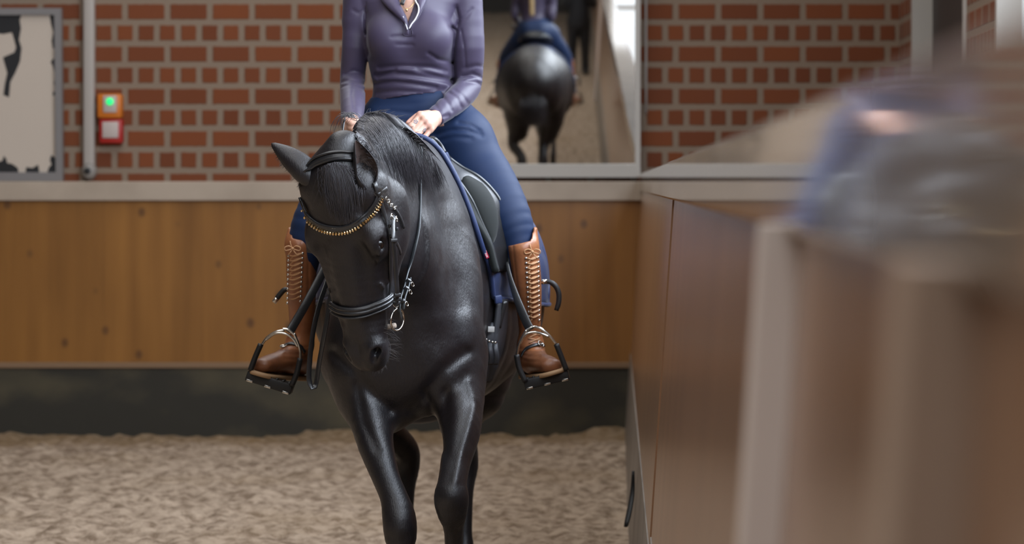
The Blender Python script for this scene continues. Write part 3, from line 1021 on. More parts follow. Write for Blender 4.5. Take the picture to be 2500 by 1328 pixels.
def ear_loft(base, tip, opening, width, lean):
    """cupped ear: outer and inner skin, open along one side"""
    base, tip, o = Vector(base), Vector(tip), Vector(opening)
    a = tip - base
    Ln = a.length
    a.normalize()
    o = (o - a * o.dot(a)).normalized()
    b = a.cross(o)
    nt, na = 22, 19
    outer, inner = [], []
    for i in range(nt):
        t = i / (nt - 1)
        r = width * float(np.interp(t, [0, .15, .3, .45, .6, .75, .88, .96, 1], [.80, 1.08, 1.15, 1.08, .92, .68, .42, .24, .06]))
        half = math.radians(165 - 50 * min(1, t / .35)) if t < .35 else math.radians(115)
        c = base + a * (Ln * t) + Vector(lean) * (math.sin(math.pi * t) * .012)
        ro, ri = [], []
        for k in range(na):
            th = -half + 2 * half * k / (na - 1)
            d = -o * math.cos(th) * 0.85 + b * math.sin(th)
            e = 1 - abs(k - (na - 1) / 2) / ((na - 1) / 2)
            th_ = 0.0012 + 0.0045 * min(1, e * 3) * (1 - t * .6)
            ro.append(c + d * r)
            ri.append(c + d * max(r - th_, r * .5))
        outer.append(ro); inner.append(ri)
    V, Fo, Fi = [], [], []
    for R in outer: V += R
    off = len(V)
    for R in inner: V += R
    for i in range(nt - 1):
        for k in range(na - 1):
            q = (i * na + k, i * na + k + 1, (i + 1) * na + k + 1, (i + 1) * na + k)
            Fo.append(q)
            Fi.append(tuple(off + v for v in q[::-1]))
    for i in range(nt - 1):
        for k in (0, na - 1):
            q = (i * na + k, (i + 1) * na + k, off + (i + 1) * na + k, off + i * na + k)
            Fo.append(q if k == 0 else q[::-1])
    for k in range(na - 1):
        Fo.append(((nt - 1) * na + k, (nt - 1) * na + k + 1, off + (nt - 1) * na + k + 1, off + (nt - 1) * na + k))
    return V, Fo, Fi

M_coat = mat('black_horse_coat', (0.0070, 0.0062, 0.0080), 0.42, spec=0.52, sheen=0.015, var=((0.0115, 0.0080, 0.0085), 3.0, 0.45, 0.7), bump=(260, 0.16, (1, 1, 0.35)))
def mottle(m, scale, strength):
    nt = m.node_tree
    b = nt.nodes['Principled BSDF']
    n = nt.nodes.new('ShaderNodeTexNoise')
    n.inputs['Scale'].default_value = scale
    n.inputs['Detail'].default_value = 5
    tc = nt.nodes.new('ShaderNodeTexCoord')
    nt.links.new(tc.outputs['Object'], n.inputs['Vector'])
    bp = nt.nodes.new('ShaderNodeBump')
    bp.inputs['Strength'].default_value = strength
    bp.inputs['Distance'].default_value = 0.012
    nt.links.new(n.outputs['Fac'], bp.inputs['Height'])
    src = b.inputs['Normal'].links[0].from_node
    nt.links.new(bp.outputs['Normal'], src.inputs['Normal'])
    r = nt.nodes.new('ShaderNodeMapRange')
    r.inputs['From Min'].default_value = 0.3; r.inputs['From Max'].default_value = 0.7
    r.inputs['To Min'].default_value = 0.36; r.inputs['To Max'].default_value = 0.50
    nt.links.new(n.outputs['Fac'], r.inputs['Value'])
    nt.links.new(r.outputs['Result'], b.inputs['Roughness'])
mottle(M_coat, 16, 0.22)
M_earin = mat('ear_lining', (0.085, 0.058, 0.052), 0.7)
M_hair = mat('black_hair', (0.045, 0.042, 0.048), 0.34, spec=0.8)
M_eye = mat('dark_wet_eye', (0.006, 0.004, 0.004), 0.05, coat=1.0)
M_whisk = mat('whisker_hair', (0.06, 0.05, 0.045), 0.4)

hf = horse_field()
hV, hQ = hf.mesh()
del hf
hV = list(hV)
EARS = [(P(772, 444, 7.83), P(663, 350, 7.86), (-.42, .66, -.62), .034, (0, 0, .5)),
        (P(894, 458, 7.785), P(868, 343, 7.75), (.42, -.88, .06), .031, (.8, 0, 0))]
mat_idx = [0] * len(hQ)
eQ = []
for e in EARS:
    V, Fo, Fi = ear_loft(*e)
    o = len(hV)
    hV += [np.array(v) for v in V]
    for q in Fo: eQ.append([o + i for i in q]); mat_idx.append(0)
    for q in Fi: eQ.append([o + i for i in q]); mat_idx.append(1)
hQ = np.concatenate([hQ, np.array(eQ)])
hme = np_mesh('horse', np.array(hV), hQ)
hme.polygons.foreach_set('material_index', np.array(mat_idx, np.int32))
horse = link('horse', hme, [M_coat, M_earin])
tag(horse, 'black horse with bowed head and bridle walking towards the viewer under its rider', 'horse')
hbvh = bvh_of(hme)
EYE = Vector((0, 0, H))
def hit(px, py, off=0.0, bvh=None):
    """the point of the horse seen at a pixel, and the surface normal there"""
    d = (P(px, py, 1.0) - EYE).normalized()
    loc, nor, _, _ = (bvh or hbvh).ray_cast(EYE, d)
    if loc is None:
        return None, None
    return loc + nor * off, nor
def near(p, off=0.0):
    loc, nor, _, _ = hbvh.find_nearest(Vector(p))
    return loc + nor * off, nor

for s in (-1, 1):
    MB().ball(hp(s * .104, .231, -.041), (.0200, .021, .0190), 16, 10).build('eye', M_eye, horse)
# ================================================================== HAIR OF THE HORSE
def strands(name, paths, m, parent, r0=0.0009, n=3):
    """paths: lists of points; one tapered tube each, all in one mesh"""
    V, Q = [], []
    for pts in paths:
        k = len(pts)
        if k < 3:
            continue
        T = tangents(pts)
        N = frames(T)
        o = len(V)
        rr = r0 * rng.uniform(.6, 1.3)
        for i, (p, t, nn) in enumerate(zip(pts, T, N)):
            q = rr * (1 - 0.82 * (i / (k - 1)) ** 1.5)
            b = t.cross(nn)
            for j in range(n):
                a = 2 * math.pi * j / n
                V.append(p + (nn * math.cos(a) + b * math.sin(a)) * q)
        for i in range(k - 1):
            for j in range(n):
                l = (j + 1) % n
                Q.append((o + i * n + j, o + i * n + l, o + (i + 1) * n + l, o + (i + 1) * n + j))
    me = np_mesh(name, np.array([tuple(v) for v in V]), np.array(Q))
    return link(name, me, m, parent)

def draped(pix, lift0, lift1, n=9):
    """a strand lying on the horse along a line of pixels"""
    pts = [Vector((x, y, 0)) for x, y in pix]
    out, last = [], None
    for i, q in enumerate(spline(pts, n)):
        p, nor = hit(q.x, q.y)
        if p is None or (last is not None and (p - last).length > 0.12):
            return out
        last = p
        t = i / (n - 1)
        out.append(p + nor * (lift0 * (1 - t) + lift1 * t))
    return out

def lerp_path(path, u):
    f = u * (len(path) - 1)
    i = min(int(f), len(path) - 2)
    t = f - i
    return tuple(a + (b - a) * t for a, b in zip(path[i], path[i + 1]))

# mane: from the crest over the left side of the neck
roots = [(868, 332), (876, 304), (893, 285), (918, 281), (945, 288), (968, 303), (990, 325), (1012, 350), (1030, 372)]
ends = [(905, 402), (930, 420), (965, 432), (990, 436), (1012, 442), (1035, 446), (1052, 446), (1064, 444), (1066, 442)]
paths = []
for i in range(3300):
    u = rng.random()
    cl = round(u * 46) / 46
    u = u * .55 + cl * .45
    r, e = lerp_path(roots, u), lerp_path(ends, u)
    ln = rng.uniform(.5, 1.0) if rng.random() < .8 else rng.uniform(1.0, 1.22)
    r = (r[0] + rng.gauss(0, 2), r[1] + rng.uniform(0, 5))
    e = (r[0] + (e[0] - r[0]) * ln + rng.gauss(0, 7), r[1] + (e[1] - r[1]) * ln + rng.gauss(0, 6))
    m = (r[0] * .42 + e[0] * .58 + rng.gauss(3, 2), r[1] * .55 + e[1] * .45)
    p = draped([r, m, e], rng.uniform(.001, .006), rng.uniform(.001, .016))
    if len(p) > 3:
        paths.append(p)
# the part of the mane over the crest and towards the withers
for i in range(500):
    u = rng.uniform(.05, 1)
    r = lerp_path(roots, u)
    c, nor = hit(r[0], r[1] + 3)
    if c is None: continue
    pts = [c + Vector((-.012, .006, -.01)) + Vector((rng.gauss(0, .004), rng.gauss(0, .006), 0)), c + nor * .008 + Vector((0, 0, .006)), c + Vector((.02, -.004, .001)) + nor * .008, c + Vector((.05, -.006, -.035)) + nor * .012]
    paths.append(spline(pts, 7))
# fly-away hairs
for i in range(150):
    u = rng.uniform(.1, .95)
    r = lerp_path(roots, u)
    c, nor = hit(r[0], r[1] + 4)
    if c is None: continue
    d = Vector((rng.gauss(.2, .6), rng.gauss(0, .5), rng.uniform(.3, 1.0))).normalized() * rng.uniform(.012, .042)
    paths.append(spline([c, c + d * .6, c + d + Vector((rng.gauss(.006, .012), 0, -.004))], 6))
# the tuft that falls to the other side
c = P(868, 284, 8.17)
for i in range(28):
    a = c + Vector((rng.gauss(0, .009), rng.gauss(0, .02), rng.gauss(-.002, .004)))
    s = rng.uniform(.45, 1.0)
    paths.append(spline([a, a + Vector((-.022 * s, -.005, .010)), a + Vector((-.046 * s, -.01, -.002 + rng.gauss(0, .002))), a + Vector((-.060 * s + rng.gauss(0, .002), -.012, -.030 * s)), a + Vector((-.062 * s + rng.gauss(0, .003), -.012, -.055 * s))], 9))
strands('mane', paths, M_hair, horse, 0.0010)

# forelock
paths = []
for i in range(1100):
    u = rng.gauss(0, 1)
    r = (822 + 12 * u + rng.gauss(0, 3), 401 + 4 * abs(u) + rng.uniform(-3, 6))
    g = rng.gauss(0, 1)
    e = (842 + 15 * u + 7 * g, rng.uniform(470, 552) - 9 * abs(u))
    if rng.random() < .18:
        e = (e[0] + rng.gauss(-18, 16), e[1] - 18)
    m = ((r[0] + e[0]) / 2 + 5 * u + 3, (r[1] + e[1]) / 2)
    p = draped([r, m, e], rng.uniform(.008, .02), rng.uniform(.002, .012), 8)
    if len(p) > 3:
        paths.append(p)
strands('forelock', paths, M_hair, horse, 0.0009)

# soft hair in and around the ears
M_earhair = mat('brown_ear_hair', (0.045, 0.034, 0.027), 0.5)
paths = []
b, tp = P(900, 458, 7.80), P(872, 350, 7.765)
for i in range(170):
    t = rng.uniform(.02, .75)
    c = b.lerp(tp, t) + Vector((rng.gauss(.006, .010), rng.uniform(-.004, .008), rng.gauss(0, .004)))
    d = Vector((rng.gauss(.25, .6), -rng.uniform(.3, 1), rng.gauss(-.2, .6))).normalized() * rng.uniform(.010, .024)
    paths.append(spline([c, c + d * .6 + Vector((0, 0, rng.gauss(0, .003))), c + d + Vector((rng.gauss(0, .006), 0, rng.gauss(-.004, .005)))], 5))
for i in range(60):
    c = b + Vector((rng.uniform(.0, .03), -.02, rng.gauss(-.008, .006)))
    paths.append(spline([c, c + Vector((rng.uniform(.01, .03), -.004, -.004)), c + Vector((rng.uniform(.02, .06), 0, -rng.uniform(.005, .03)))], 6))
b, tp = P(757, 442, 7.83), P(664, 353, 7.88)
for i in range(170):
    t = rng.uniform(.0, .95)
    c = b.lerp(tp, t) + Vector((-.024, 0, -.018)) * (1 - t * .6) + Vector((rng.gauss(0, .003), rng.gauss(.01, .005), rng.gauss(0, .003)))
    c, _n = near(c)
    d = Vector((-.8, rng.gauss(0, .3), -.5 + rng.gauss(0, .3))).normalized() * rng.uniform(.005, .013)
    paths.append([c, c + d * .5, c + d])
strands('ear_hair', paths, M_earhair, horse, 0.0005)

# whiskers and beard
paths = []
for i in range(40):
    s, t, n = rng.uniform(.03, .062), rng.uniform(.46, .57), rng.uniform(-.10, -.05)
    c, nor = near(hp(s + .02, t, n))
    d = (Vector((1, -.15, rng.uniform(-.75, .35)))).normalized() * rng.uniform(.018, .050)
    paths.append(spline([c, c + d * .55, c + d + Vector((0, 0, -rng.uniform(0, .008)))], 5))
for i in range(70):
    s, t = rng.uniform(-.04, .045), rng.uniform(.565, .59)
    c, nor = near(hp(s, t + .01, rng.uniform(-.09, -.03)))
    d = Vector((rng.gauss(.1, .3), -.4, -1)).normalized() * rng.uniform(.006, .02)
    paths.append([c, c + d * .5, c + d])
for i in range(120):
    c, nor = near(hp(-.10, rng.uniform(.10, .20), rng.uniform(-.20, -.08)))
    d = (nor + Vector((rng.gauss(-.3, .3), rng.gauss(0, .3), rng.gauss(-.6, .3)))).normalized() * rng.uniform(.006, .016)
    paths.append([c, c + d * .5, c + d + Vector((0, 0, -.002))])
for i in range(16):
    t = rng.uniform(.178, .205)
    c = hp(.116, t, -.058 + rng.gauss(0, .004))
    d = Vector((rng.uniform(.1, .4), -.7, -.5)).normalized() * .010
    paths.append([c, c + d * .5, c + d])
strands('whiskers', paths, M_whisk, horse, 0.00045)

# tail
paths = []
for i in range(900):
    a = Vector((HX + rng.gauss(0, .028), 10.60 + rng.gauss(0, .02), 1.38 - rng.uniform(0, .18)))
    sp = Vector((rng.gauss(0, .055), rng.gauss(0, .04), 0))
    zb = rng.uniform(.84, 1.02)
    paths.append(spline([a, a + Vector((0, .04, -.12)) + sp * .3, Vector((a.x, 10.69, 1.1)) + sp * .7, Vector((a.x + sp.x, 10.67 + sp.y, zb))], 9))
strands('tail', paths, M_hair, horse, 0.0028)
# ================================================================== TACK
M_leather = mat('black_leather', (0.014, 0.0145, 0.0165), 0.34, spec=0.7, bump=(150, 0.05))
M_suede = mat('dark_suede', (0.012, 0.0145, 0.014), 0.75, spec=0.25, sheen=0.08)
M_piping = mat('shiny_piping', (0.03, 0.034, 0.038), 0.25, spec=0.7)
M_steel = mat('polished_steel', (0.62, 0.60, 0.56), 0.16, 1.0)
M_rubber = mat('black_rubber', (0.010, 0.010, 0.011), 0.5)
M_gold = mat('gold_crystal', (0.80, 0.52, 0.20), 0.12, 1.0, var=((0.95, 0.86, 0.66), 260.0, 0.45, 0.55))
M_navy = mat('navy_quilt', (0.016, 0.026, 0.075), 0.6, sheen=0.10, spec=0.3)
M_navyedge = mat('navy_binding', (0.022, 0.038, 0.110), 0.5, sheen=0.08)
M_tag = mat('red_woven_label', (0.42, 0.012, 0.045), 0.6)
M_thread = mat('white_thread', (0.75, 0.70, 0.70), 0.6)
M_reinm = mat('grey_rubber_rein', (0.060, 0.068, 0.074), 0.42, spec=0.6)

def hY(y):
    return 7.70 + max(0, y - 398) / 507 * .22
def on_horse(pix, n, off, drop=False):
    """smooth line over the horse through pixels: points and normals"""
    pts, nors = [], []
    for q in spline([Vector((x, y, 0)) for x, y in pix], n):
        p, nor = hit(q.x, q.y)
        if p is None or p.y > 8.15:
            if drop: continue
            p, nor = near(P(q.x, q.y, hY(q.y)))
        pts.append(p); nors.append(nor)
    for _ in range(3):
        pts = [pts[0]] + [(a + b * 2 + c) / 4 for a, b, c in zip(pts, pts[1:], pts[2:])] + [pts[-1]]
        nors = [nors[0]] + [(a + b + c).normalized() for a, b, c in zip(nors, nors[1:], nors[2:])] + [nors[-1]]
    return [p + nn * off for p, nn in zip(pts, nors)], nors

def ring_mesh(mb, c, axis, r1, r2, wire, n=28, up=None):
    axis = Vector(axis).normalized()
    u = (Vector(up) - axis * axis.dot(Vector(up))).normalized() if up is not None else axis.orthogonal().normalized()
    v = axis.cross(u)
    return mb.tube([Vector(c) + u * (math.cos(a) * r1) + v * (math.sin(a) * r2) for a in [2 * math.pi * k / n for k in range(n)]], wire, 8, closed=True)

# ---------------------------------------------------------------- bridle
bc = hp(.074, .465, -.100)
bri = empty('bridle', hp(0, .0, -.02), 'black leather bridle with gold crystal browband on the head of the black horse', 'bridle')
# browband
bp = [(738, 488), (744, 512), (757, 533), (782, 551), (818, 561), (852, 557), (882, 541), (905, 518), (918, 497), (926, 476)]
pts, nors = on_horse(bp, 60, .004, drop=True)
up_ = [(p + Vector((0, 0, .0065))) for p in pts]
bb = MB().ribbon(pts, nors, .024, .006)
bb.tube([p + nn * .004 + Vector((0.0, 0, .010)) for p, nn in zip(pts, nors)], .0042, 8)
bb = bb.build('browband', M_leather, bri)
cr = MB()
dense, dn = on_horse(bp, 42, .0085, drop=True)
for i, (p, nn) in enumerate(zip(dense, dn)):
    if 0 < i < len(dense) - 1:
        t = (dense[i + 1] - dense[i - 1]).normalized()
        b = t.cross(nn).normalized()
        M = Matrix((t, b, nn)).transposed()
        c = p + (b if b.z < 0 else -b) * .0075
        ra, rb = .0033, .0058
        R = [[c + M @ Vector((math.cos(a) * ra * q, math.sin(a) * rb * q, h)) for a in [math.pi * k / 4 for k in range(8)]] for q, h in ((1, -.004), (1, .003), (.6, .0055))]
        cr.rings(R)
cr.build('crystal_row', M_gold, bb, smooth=False)
# headpiece over the poll
pts, nors = on_horse([(752, 425), (766, 402), (792, 388), (826, 381), (860, 383)], 24, .006)
hd = MB().ribbon(pts, nors, .030, .009)
hd.tube([p + nn * .005 + Vector((0, 0, .008)) for p, nn in zip(pts, nors)], .003, 6)
hd.tube([p + nn * .005 - Vector((0, 0, .006)) for p, nn in zip(pts, nors)], .003, 6)
hd.build('headpiece', M_leather, bri)
# cheekpieces on the near side
def strap(name, pix, w, th, off, parent, m=M_leather, n=24):
    pts, nors = on_horse(pix, n, off, drop=True)
    return MB().ribbon(pts, nors, w, th).build(name, m, parent)
ck = strap('cheekpiece', [(912, 446), (921, 470), (927, 495), (936, 525), (946, 555), (950, 590), (952, 640), (950, 690), (947, 722)], .013, .005, .005, bri)
c0, n0 = hit(953, 528, .010)
cp2 = spline([c0, P(960, 575, 7.775), P(965, 630, 7.80), P(968, 680, 7.83), P(970, 722, 7.85), bc + Vector((.0, 0, .032))], 30)
MB().ribbon(cp2, [Vector((.35, -.93, -.1))] * 30, .012, .005).build('cheekpiece', M_leather, bri)
for i, hh in ((8, .005), (20, .005), (22, .005), (25, .005)):
    MB().box((-.0095, -.006, -hh), (.0095, .006, hh), M=Matrix.Translation(cp2[i]) @ Matrix.Rotation(.35, 4, 'Z'), bev=.0015).build('keeper', M_leather, bri)
ring_mesh(MB(), cp2[26] + Vector((-.002, -.008, 0)), (.35, -.9, .1), .006, .009, .0014, 16).build('buckle', M_steel, bri)
strap('strap_end', [(951, 560), (955, 585), (962, 600), (968, 616)], .010, .004, .014, ck)
for px, py in ((946, 553), (949, 575), (959, 560)):
    p, nn = hit(px, py, .010)
    if p is None or p.y > 8.15: p, nn = near(P(px, py, hY(py)), .01)
    t = Vector((.12, 0, -1)).normalized()
    b = t.cross(nn).normalized()
    MB().box((-.0085, -.0045, -.004), (.0085, .0045, .005), M=Matrix.Translation(p) @ Matrix((b, t, nn)).transposed().to_4x4(), bev=.0015).build('keeper', M_leather, ck)
for px, py, r in ((946, 530, .0065), (957, 536, .006)):
    p, nn = hit(px, py, .013)
    if p is None or p.y > 8.15: p, nn = near(P(px, py, hY(py)), .012)
    bk = MB()
    ring_mesh(bk, p, nn, r, r * 1.3, .0016, 16, up=(1, 0, 0))
    bk.tube([p + Vector((-.004, 0, .008)), p + nn * .002, p + Vector((.005, 0, -.008))], .0014, 6)
    bk.build('buckle', M_steel, ck)
# brow loop and throatlash with its chain
strap('brow_loop', [(918, 476), (925, 471), (932, 465), (938, 460)], .013, .005, .009, bri, n=8)
pts, nors = on_horse([(960, 508), (970, 522), (978, 538), (984, 556)], 12, .004)
tl = MB().ribbon(pts, nors, .009, .004).build('throatlash', M_leather, bri)
ch = MB()
pts, nors = on_horse([(938, 484), (944, 494), (950, 502), (957, 508)], 6, .009)
for i, (p, nn) in enumerate(zip(pts, nors)):
    t = (pts[min(i + 1, 5)] - pts[max(i - 1, 0)]).normalized()
    ring_mesh(ch, p, (nn + t.cross(nn) * (1.0 if i % 2 else -.4)).normalized(), .0055, .0075, .0013, 12, up=t.cross(nn))
ch.build('chain', M_steel, tl)
# noseband
pts, nors = on_horse([(806, 722), (808, 735), (818, 750), (838, 760), (866, 763), (898, 757), (926, 746), (944, 735), (951, 728)], 40, .006, drop=True)
nb = MB().ribbon(pts, nors, .033, .010)
for o in (.0105, .0):
    nb.tube([p + nn * .0045 + Vector((0, 0, o)) for p, nn in zip(pts, nors)], .0056, 8)
nb.tube([p + nn * .004 + Vector((0, 0, -.0125)) for p, nn in zip(pts, nors)], .003, 8)
nb.build('noseband', M_leather, bri)
strap('cheekpiece', [(789, 668), (794, 682), (800, 700), (806, 716)], .010, .004, .004, bri)
# bit
for s in (1, -1):
    c = hp(s * .078, .465, -.100)
    ring_mesh(MB(), c, (hS * s - hN * .02).normalized(), .030, .033, .0028, 30, up=tuple(hA)).build('bit_ring', M_steel, bri)
MB().tube(spline([hp(-.074, .478, -.092), hp(-.03, .485, -.086), hp(.03, .485, -.086), hp(.074, .478, -.092)], 16), .007, 10).build('mouthpiece', mat('pale_bit_bar', (0.55, 0.45, 0.36), 0.4), bri)

# ---------------------------------------------------------------- reins
rei = empty('reins', P(1028, 345, 8.93), 'thin grey and black reins running from bit to rider hand beside the horse neck', 'reins')
pr = [P(1030, 338, 8.93)]
for px, py, Y in ((1028, 360, 8.86), (1027, 400, 8.72), (1026, 445, 8.6), (1025, 500, 8.5), (1022, 560, 8.40), (1011, 610, 8.28), (998, 655, 8.12), (987, 700, 8.02), (974, 745, 7.93)):
    q = P(px, py, Y)
    h_, nn = hit(px, py)
    o_ = .034 if py < 380 else .012
    if h_ is not None and h_.y < q.y + o_:
        q = P(px, py, h_.y - o_)
    pr.append(q)
pr.append(bc + Vector((.014, .0, .0)))
pr = spline(pr, 60)
nr = [Vector((-.80, -.60, 0))] * 60
lr = MB().ribbon(pr, nr, .015, .0042, round_=.3).build('rein', M_reinm, rei)
# its turned back end with keepers and studs near the bit
mb = MB()
i0 = next(i for i, p in enumerate(pr) if VY - (p.z - H) * F / p.y > 678)
back = [p + Vector((.012, -.004, 0)) for p in pr[i0:58]]
mb.ribbon(back, [Vector((-.75, -.66, 0))] * len(back), .014, .004)
mb.build('rein_end', M_reinm, lr)
for i in (i0 + 1, i0 + (57 - i0) // 2, 56):
    p = pr[i] + Vector((.005, -.003, 0)); t = (pr[i + 1] - pr[i - 1]).normalized()
    nn = Vector((-.5, -.85, 0)); nn = (nn - t * nn.dot(t)).normalized(); b = t.cross(nn)
    MB().box((-.014, -.005, -.007), (.014, .005, .007), M=Matrix.Translation(p) @ Matrix((b, t, nn)).transposed().to_4x4(), bev=.002).build('keeper', M_leather, lr)
    ring_mesh(MB(), p + Vector((.016, -.004, -.004)), (.8, -.5, .2), .005, .007, .0012, 14).build('buckle', M_steel, lr)
# off side rein: from the bit back along the neck, and its slack loop
pr2 = spline([hp(-.078, .47, -.11), P(806, 690, 8.0), P(798, 640, 8.22), P(800, 560, 8.45), P(822, 420, 8.62), P(838, 310, 8.74), P(842, 285, 8.78)], 40)
MB().ribbon(pr2, [Vector((-.9, -.4, 0))] * 40, .015, .004).build('rein', M_reinm, rei)
lp = spline([P(812, 600, 8.46), P(800, 680, 8.42), P(782, 735, 8.38), P(766, 800, 8.36), P(757, 870, 8.36), P(754, 916, 8.36), P(756, 936, 8.36), P(763, 948, 8.36), P(771, 938, 8.37), P(780, 880, 8.36), P(792, 815, 8.34), P(803, 750, 8.34), P(810, 690, 8.36), P(818, 610, 8.44)], 70)
tt = tangents(lp)
MB().ribbon(lp, [(t.cross(Vector((0, 1, 0)))).normalized() * .55 + Vector((0, -.83, 0)) for t in tt], .016, .0045).build('rein_loop', M_leather, rei)

# ---------------------------------------------------------------- saddle pad, saddle
def flank(Y, z, side, off):
    """point on the side of the trunk at (Y, z)"""
    o = Vector((HX + side * 1.2, Y, z))
    loc, nor, _, _ = hbvh.ray_cast(o, Vector((-side, 0, 0)))
    if loc is None:
        return Vector((HX, Y, z)), Vector((0, 0, 1))
    return loc + nor * off, nor

def trunk_at(Y, ph, off):
    """point on the trunk's section at Y, in direction ph from the vertical (positive to the horse's left)"""
    c = Vector((HX, Y, 1.18))
    d = Vector((math.sin(ph), 0, math.cos(ph)))
    loc, nor, _, _ = hbvh.ray_cast(c + d * 1.2, -d)
    if loc is None:
        loc, nor = c + d * .35, d
    return loc + (d * .6 + nor * .4).normalized() * off, nor

def solid_grid(G, N, th):
    """closed sheet from a grid of points and outward directions"""
    m, n = len(G), len(G[0])
    V = [p for r in G for p in r] + [p - q * th for r, s in zip(G, N) for p, q in zip(r, s)]
    o = m * n
    Fs = []
    for i in range(m - 1):
        for j in range(n - 1):
            a, b, c, d = i * n + j, i * n + j + 1, (i + 1) * n + j + 1, (i + 1) * n + j
            Fs += [(a, b, c, d), (o + d, o + c, o + b, o + a)]
    rim = [j for j in range(n)] + [i * n + n - 1 for i in range(1, m)] + [(m - 1) * n + j for j in range(n - 2, -1, -1)] + [i * n for i in range(m - 2, 0, -1)]
    for a, b in zip(rim, rim[1:] + rim[:1]):
        Fs.append((b, a, o + a, o + b))
    return V, Fs, [V[i] for i in rim]

pad = empty('saddle_pad', (HX, 9.2, 1.55), 'navy quilted saddle pad with red label lying under the saddle on the horse', 'saddle pad')
def pad_front(a):          # distance along the wall of the front edge against the angle
    return 8.815 + .015 * a + .10 * max(0, a - .9) ** 1.5
G, N = [], []
na, ny = 72, 46
for i in range(na + 1):
    ph = -1.88 + 3.76 * i / na
    r, s = [], []
    for j in range(ny + 1):
        y0, y1 = pad_front(abs(ph)), 9.72 - .05 * (abs(ph) > 1.75)
        Y = y0 + (y1 - y0) * j / ny
        q = .016 - .0055 * (abs(math.sin(i / na * 3.76 * 9.0)) ** 6 + abs(math.sin((Y - 8.8) * 34)) ** 6)
        p, nn = trunk_at(Y, ph, q if 0 < j < ny else .010)
        r.append(p); s.append(nn)
    G.append(r); N.append(s)
V, Fs, rim = solid_grid(G, N, .010)
padm = MB().add(V, Fs).build('quilt', M_navy, pad)
pbv = bvh_of(padm.data)
MB().tube(spline([p + Vector((0, 0, 0)) for p in rim[::2]], 220, closed=True), .0075, 8, closed=True).build('binding', M_navyedge, pad)
# strap tab at the front and keeper strap low down
def tab(name, cx, cy, Y, w, h, roll, m, parent, th=.006, yaw=.5, bev=.003):
    M = Matrix.Translation(P(cx, cy, Y)) @ Matrix.Rotation(yaw, 4, 'Z') @ Matrix.Rotation(roll, 4, 'Y')
    return MB().box((-w / 2, -th / 2, -h / 2), (w / 2, th / 2, h / 2), M=M, bev=bev).build(name, m, parent), M

# ---------------------------------------------------------------- saddle: rows of pixels give the front of the flap, its back follows the flank
sad = empty('saddle', (HX, 9.2, 1.62), 'black dressage saddle with large knee block under the rider on the horse', 'saddle')
rows = [  # y, pad edge x, piping x, outer x
    (352, 1036, 1052, 1056), (372, 1052, 1070, 1080), (405, 1072, 1090, 1124), (430, 1086, 1112, 1168), (462, 1100, 1136, 1202), (495, 1118, 1156, 1224),
    (545, 1160, 1178, 1238), (595, 1192, 1200, 1243), (630, 1202, 1209, 1243), (662, 1212, 1217, 1238)]
def flap_grid(mirror=False):
    fl, pan, pipe, edge = [], [], [], []
    for y, xa, xb, xc in rows:
        a, b, c = P(xa + 4, y, 8.85), P(xb, y, 8.90), P(xc, y, 9.03)
        b2 = P(xb, y, 8.905)
        mid1 = b.lerp(c, .35) + Vector((-.006, .020, 0)); mid2 = b.lerp(c, .7) + Vector((-.004, .016, 0))
        d = Vector((c.x - .012, 9.18, c.z - .01)); e = Vector((c.x - .03, 9.34, c.z - .03))
        r1 = [b2, mid1, mid2, c, c + Vector((-.002, .03, -.002)), d, e]
        r2 = [a, a.lerp(b, .5) + Vector((.004, -.012, 0)), b + Vector((0, .008, 0)), b + Vector((.0, .05, 0))]
        if mirror:
            fx = lambda p: Vector((2 * HX - p.x, p.y, p.z))
            r1 = [fx(p) for p in r1]; r2 = [fx(p) for p in r2]
            b, c = fx(b), fx(c)
        fl.append(r1); pan.append(r2); pipe.append(b); edge.append(c)
    return fl, pan, pipe, edge
def dense_grid(G, m, n):
    cols = [spline([r[j] for r in G], m) for j in range(len(G[0]))]
    return [spline([c[i] for c in cols], n) for i in range(m)]
def grid_normals(G, out):
    N = []
    for i in range(len(G)):
        r = []
        for j in range(len(G[0])):
            du = G[min(i + 1, len(G) - 1)][j] - G[max(i - 1, 0)][j]
            dv = G[i][min(j + 1, len(G[0]) - 1)] - G[i][max(j - 1, 0)]
            n = du.cross(dv)
            n = n.normalized() if n.length > 1e-9 else Vector(out)
            r.append(n if n.dot(Vector(out)) > 0 else -n)
        N.append(r)
    return N
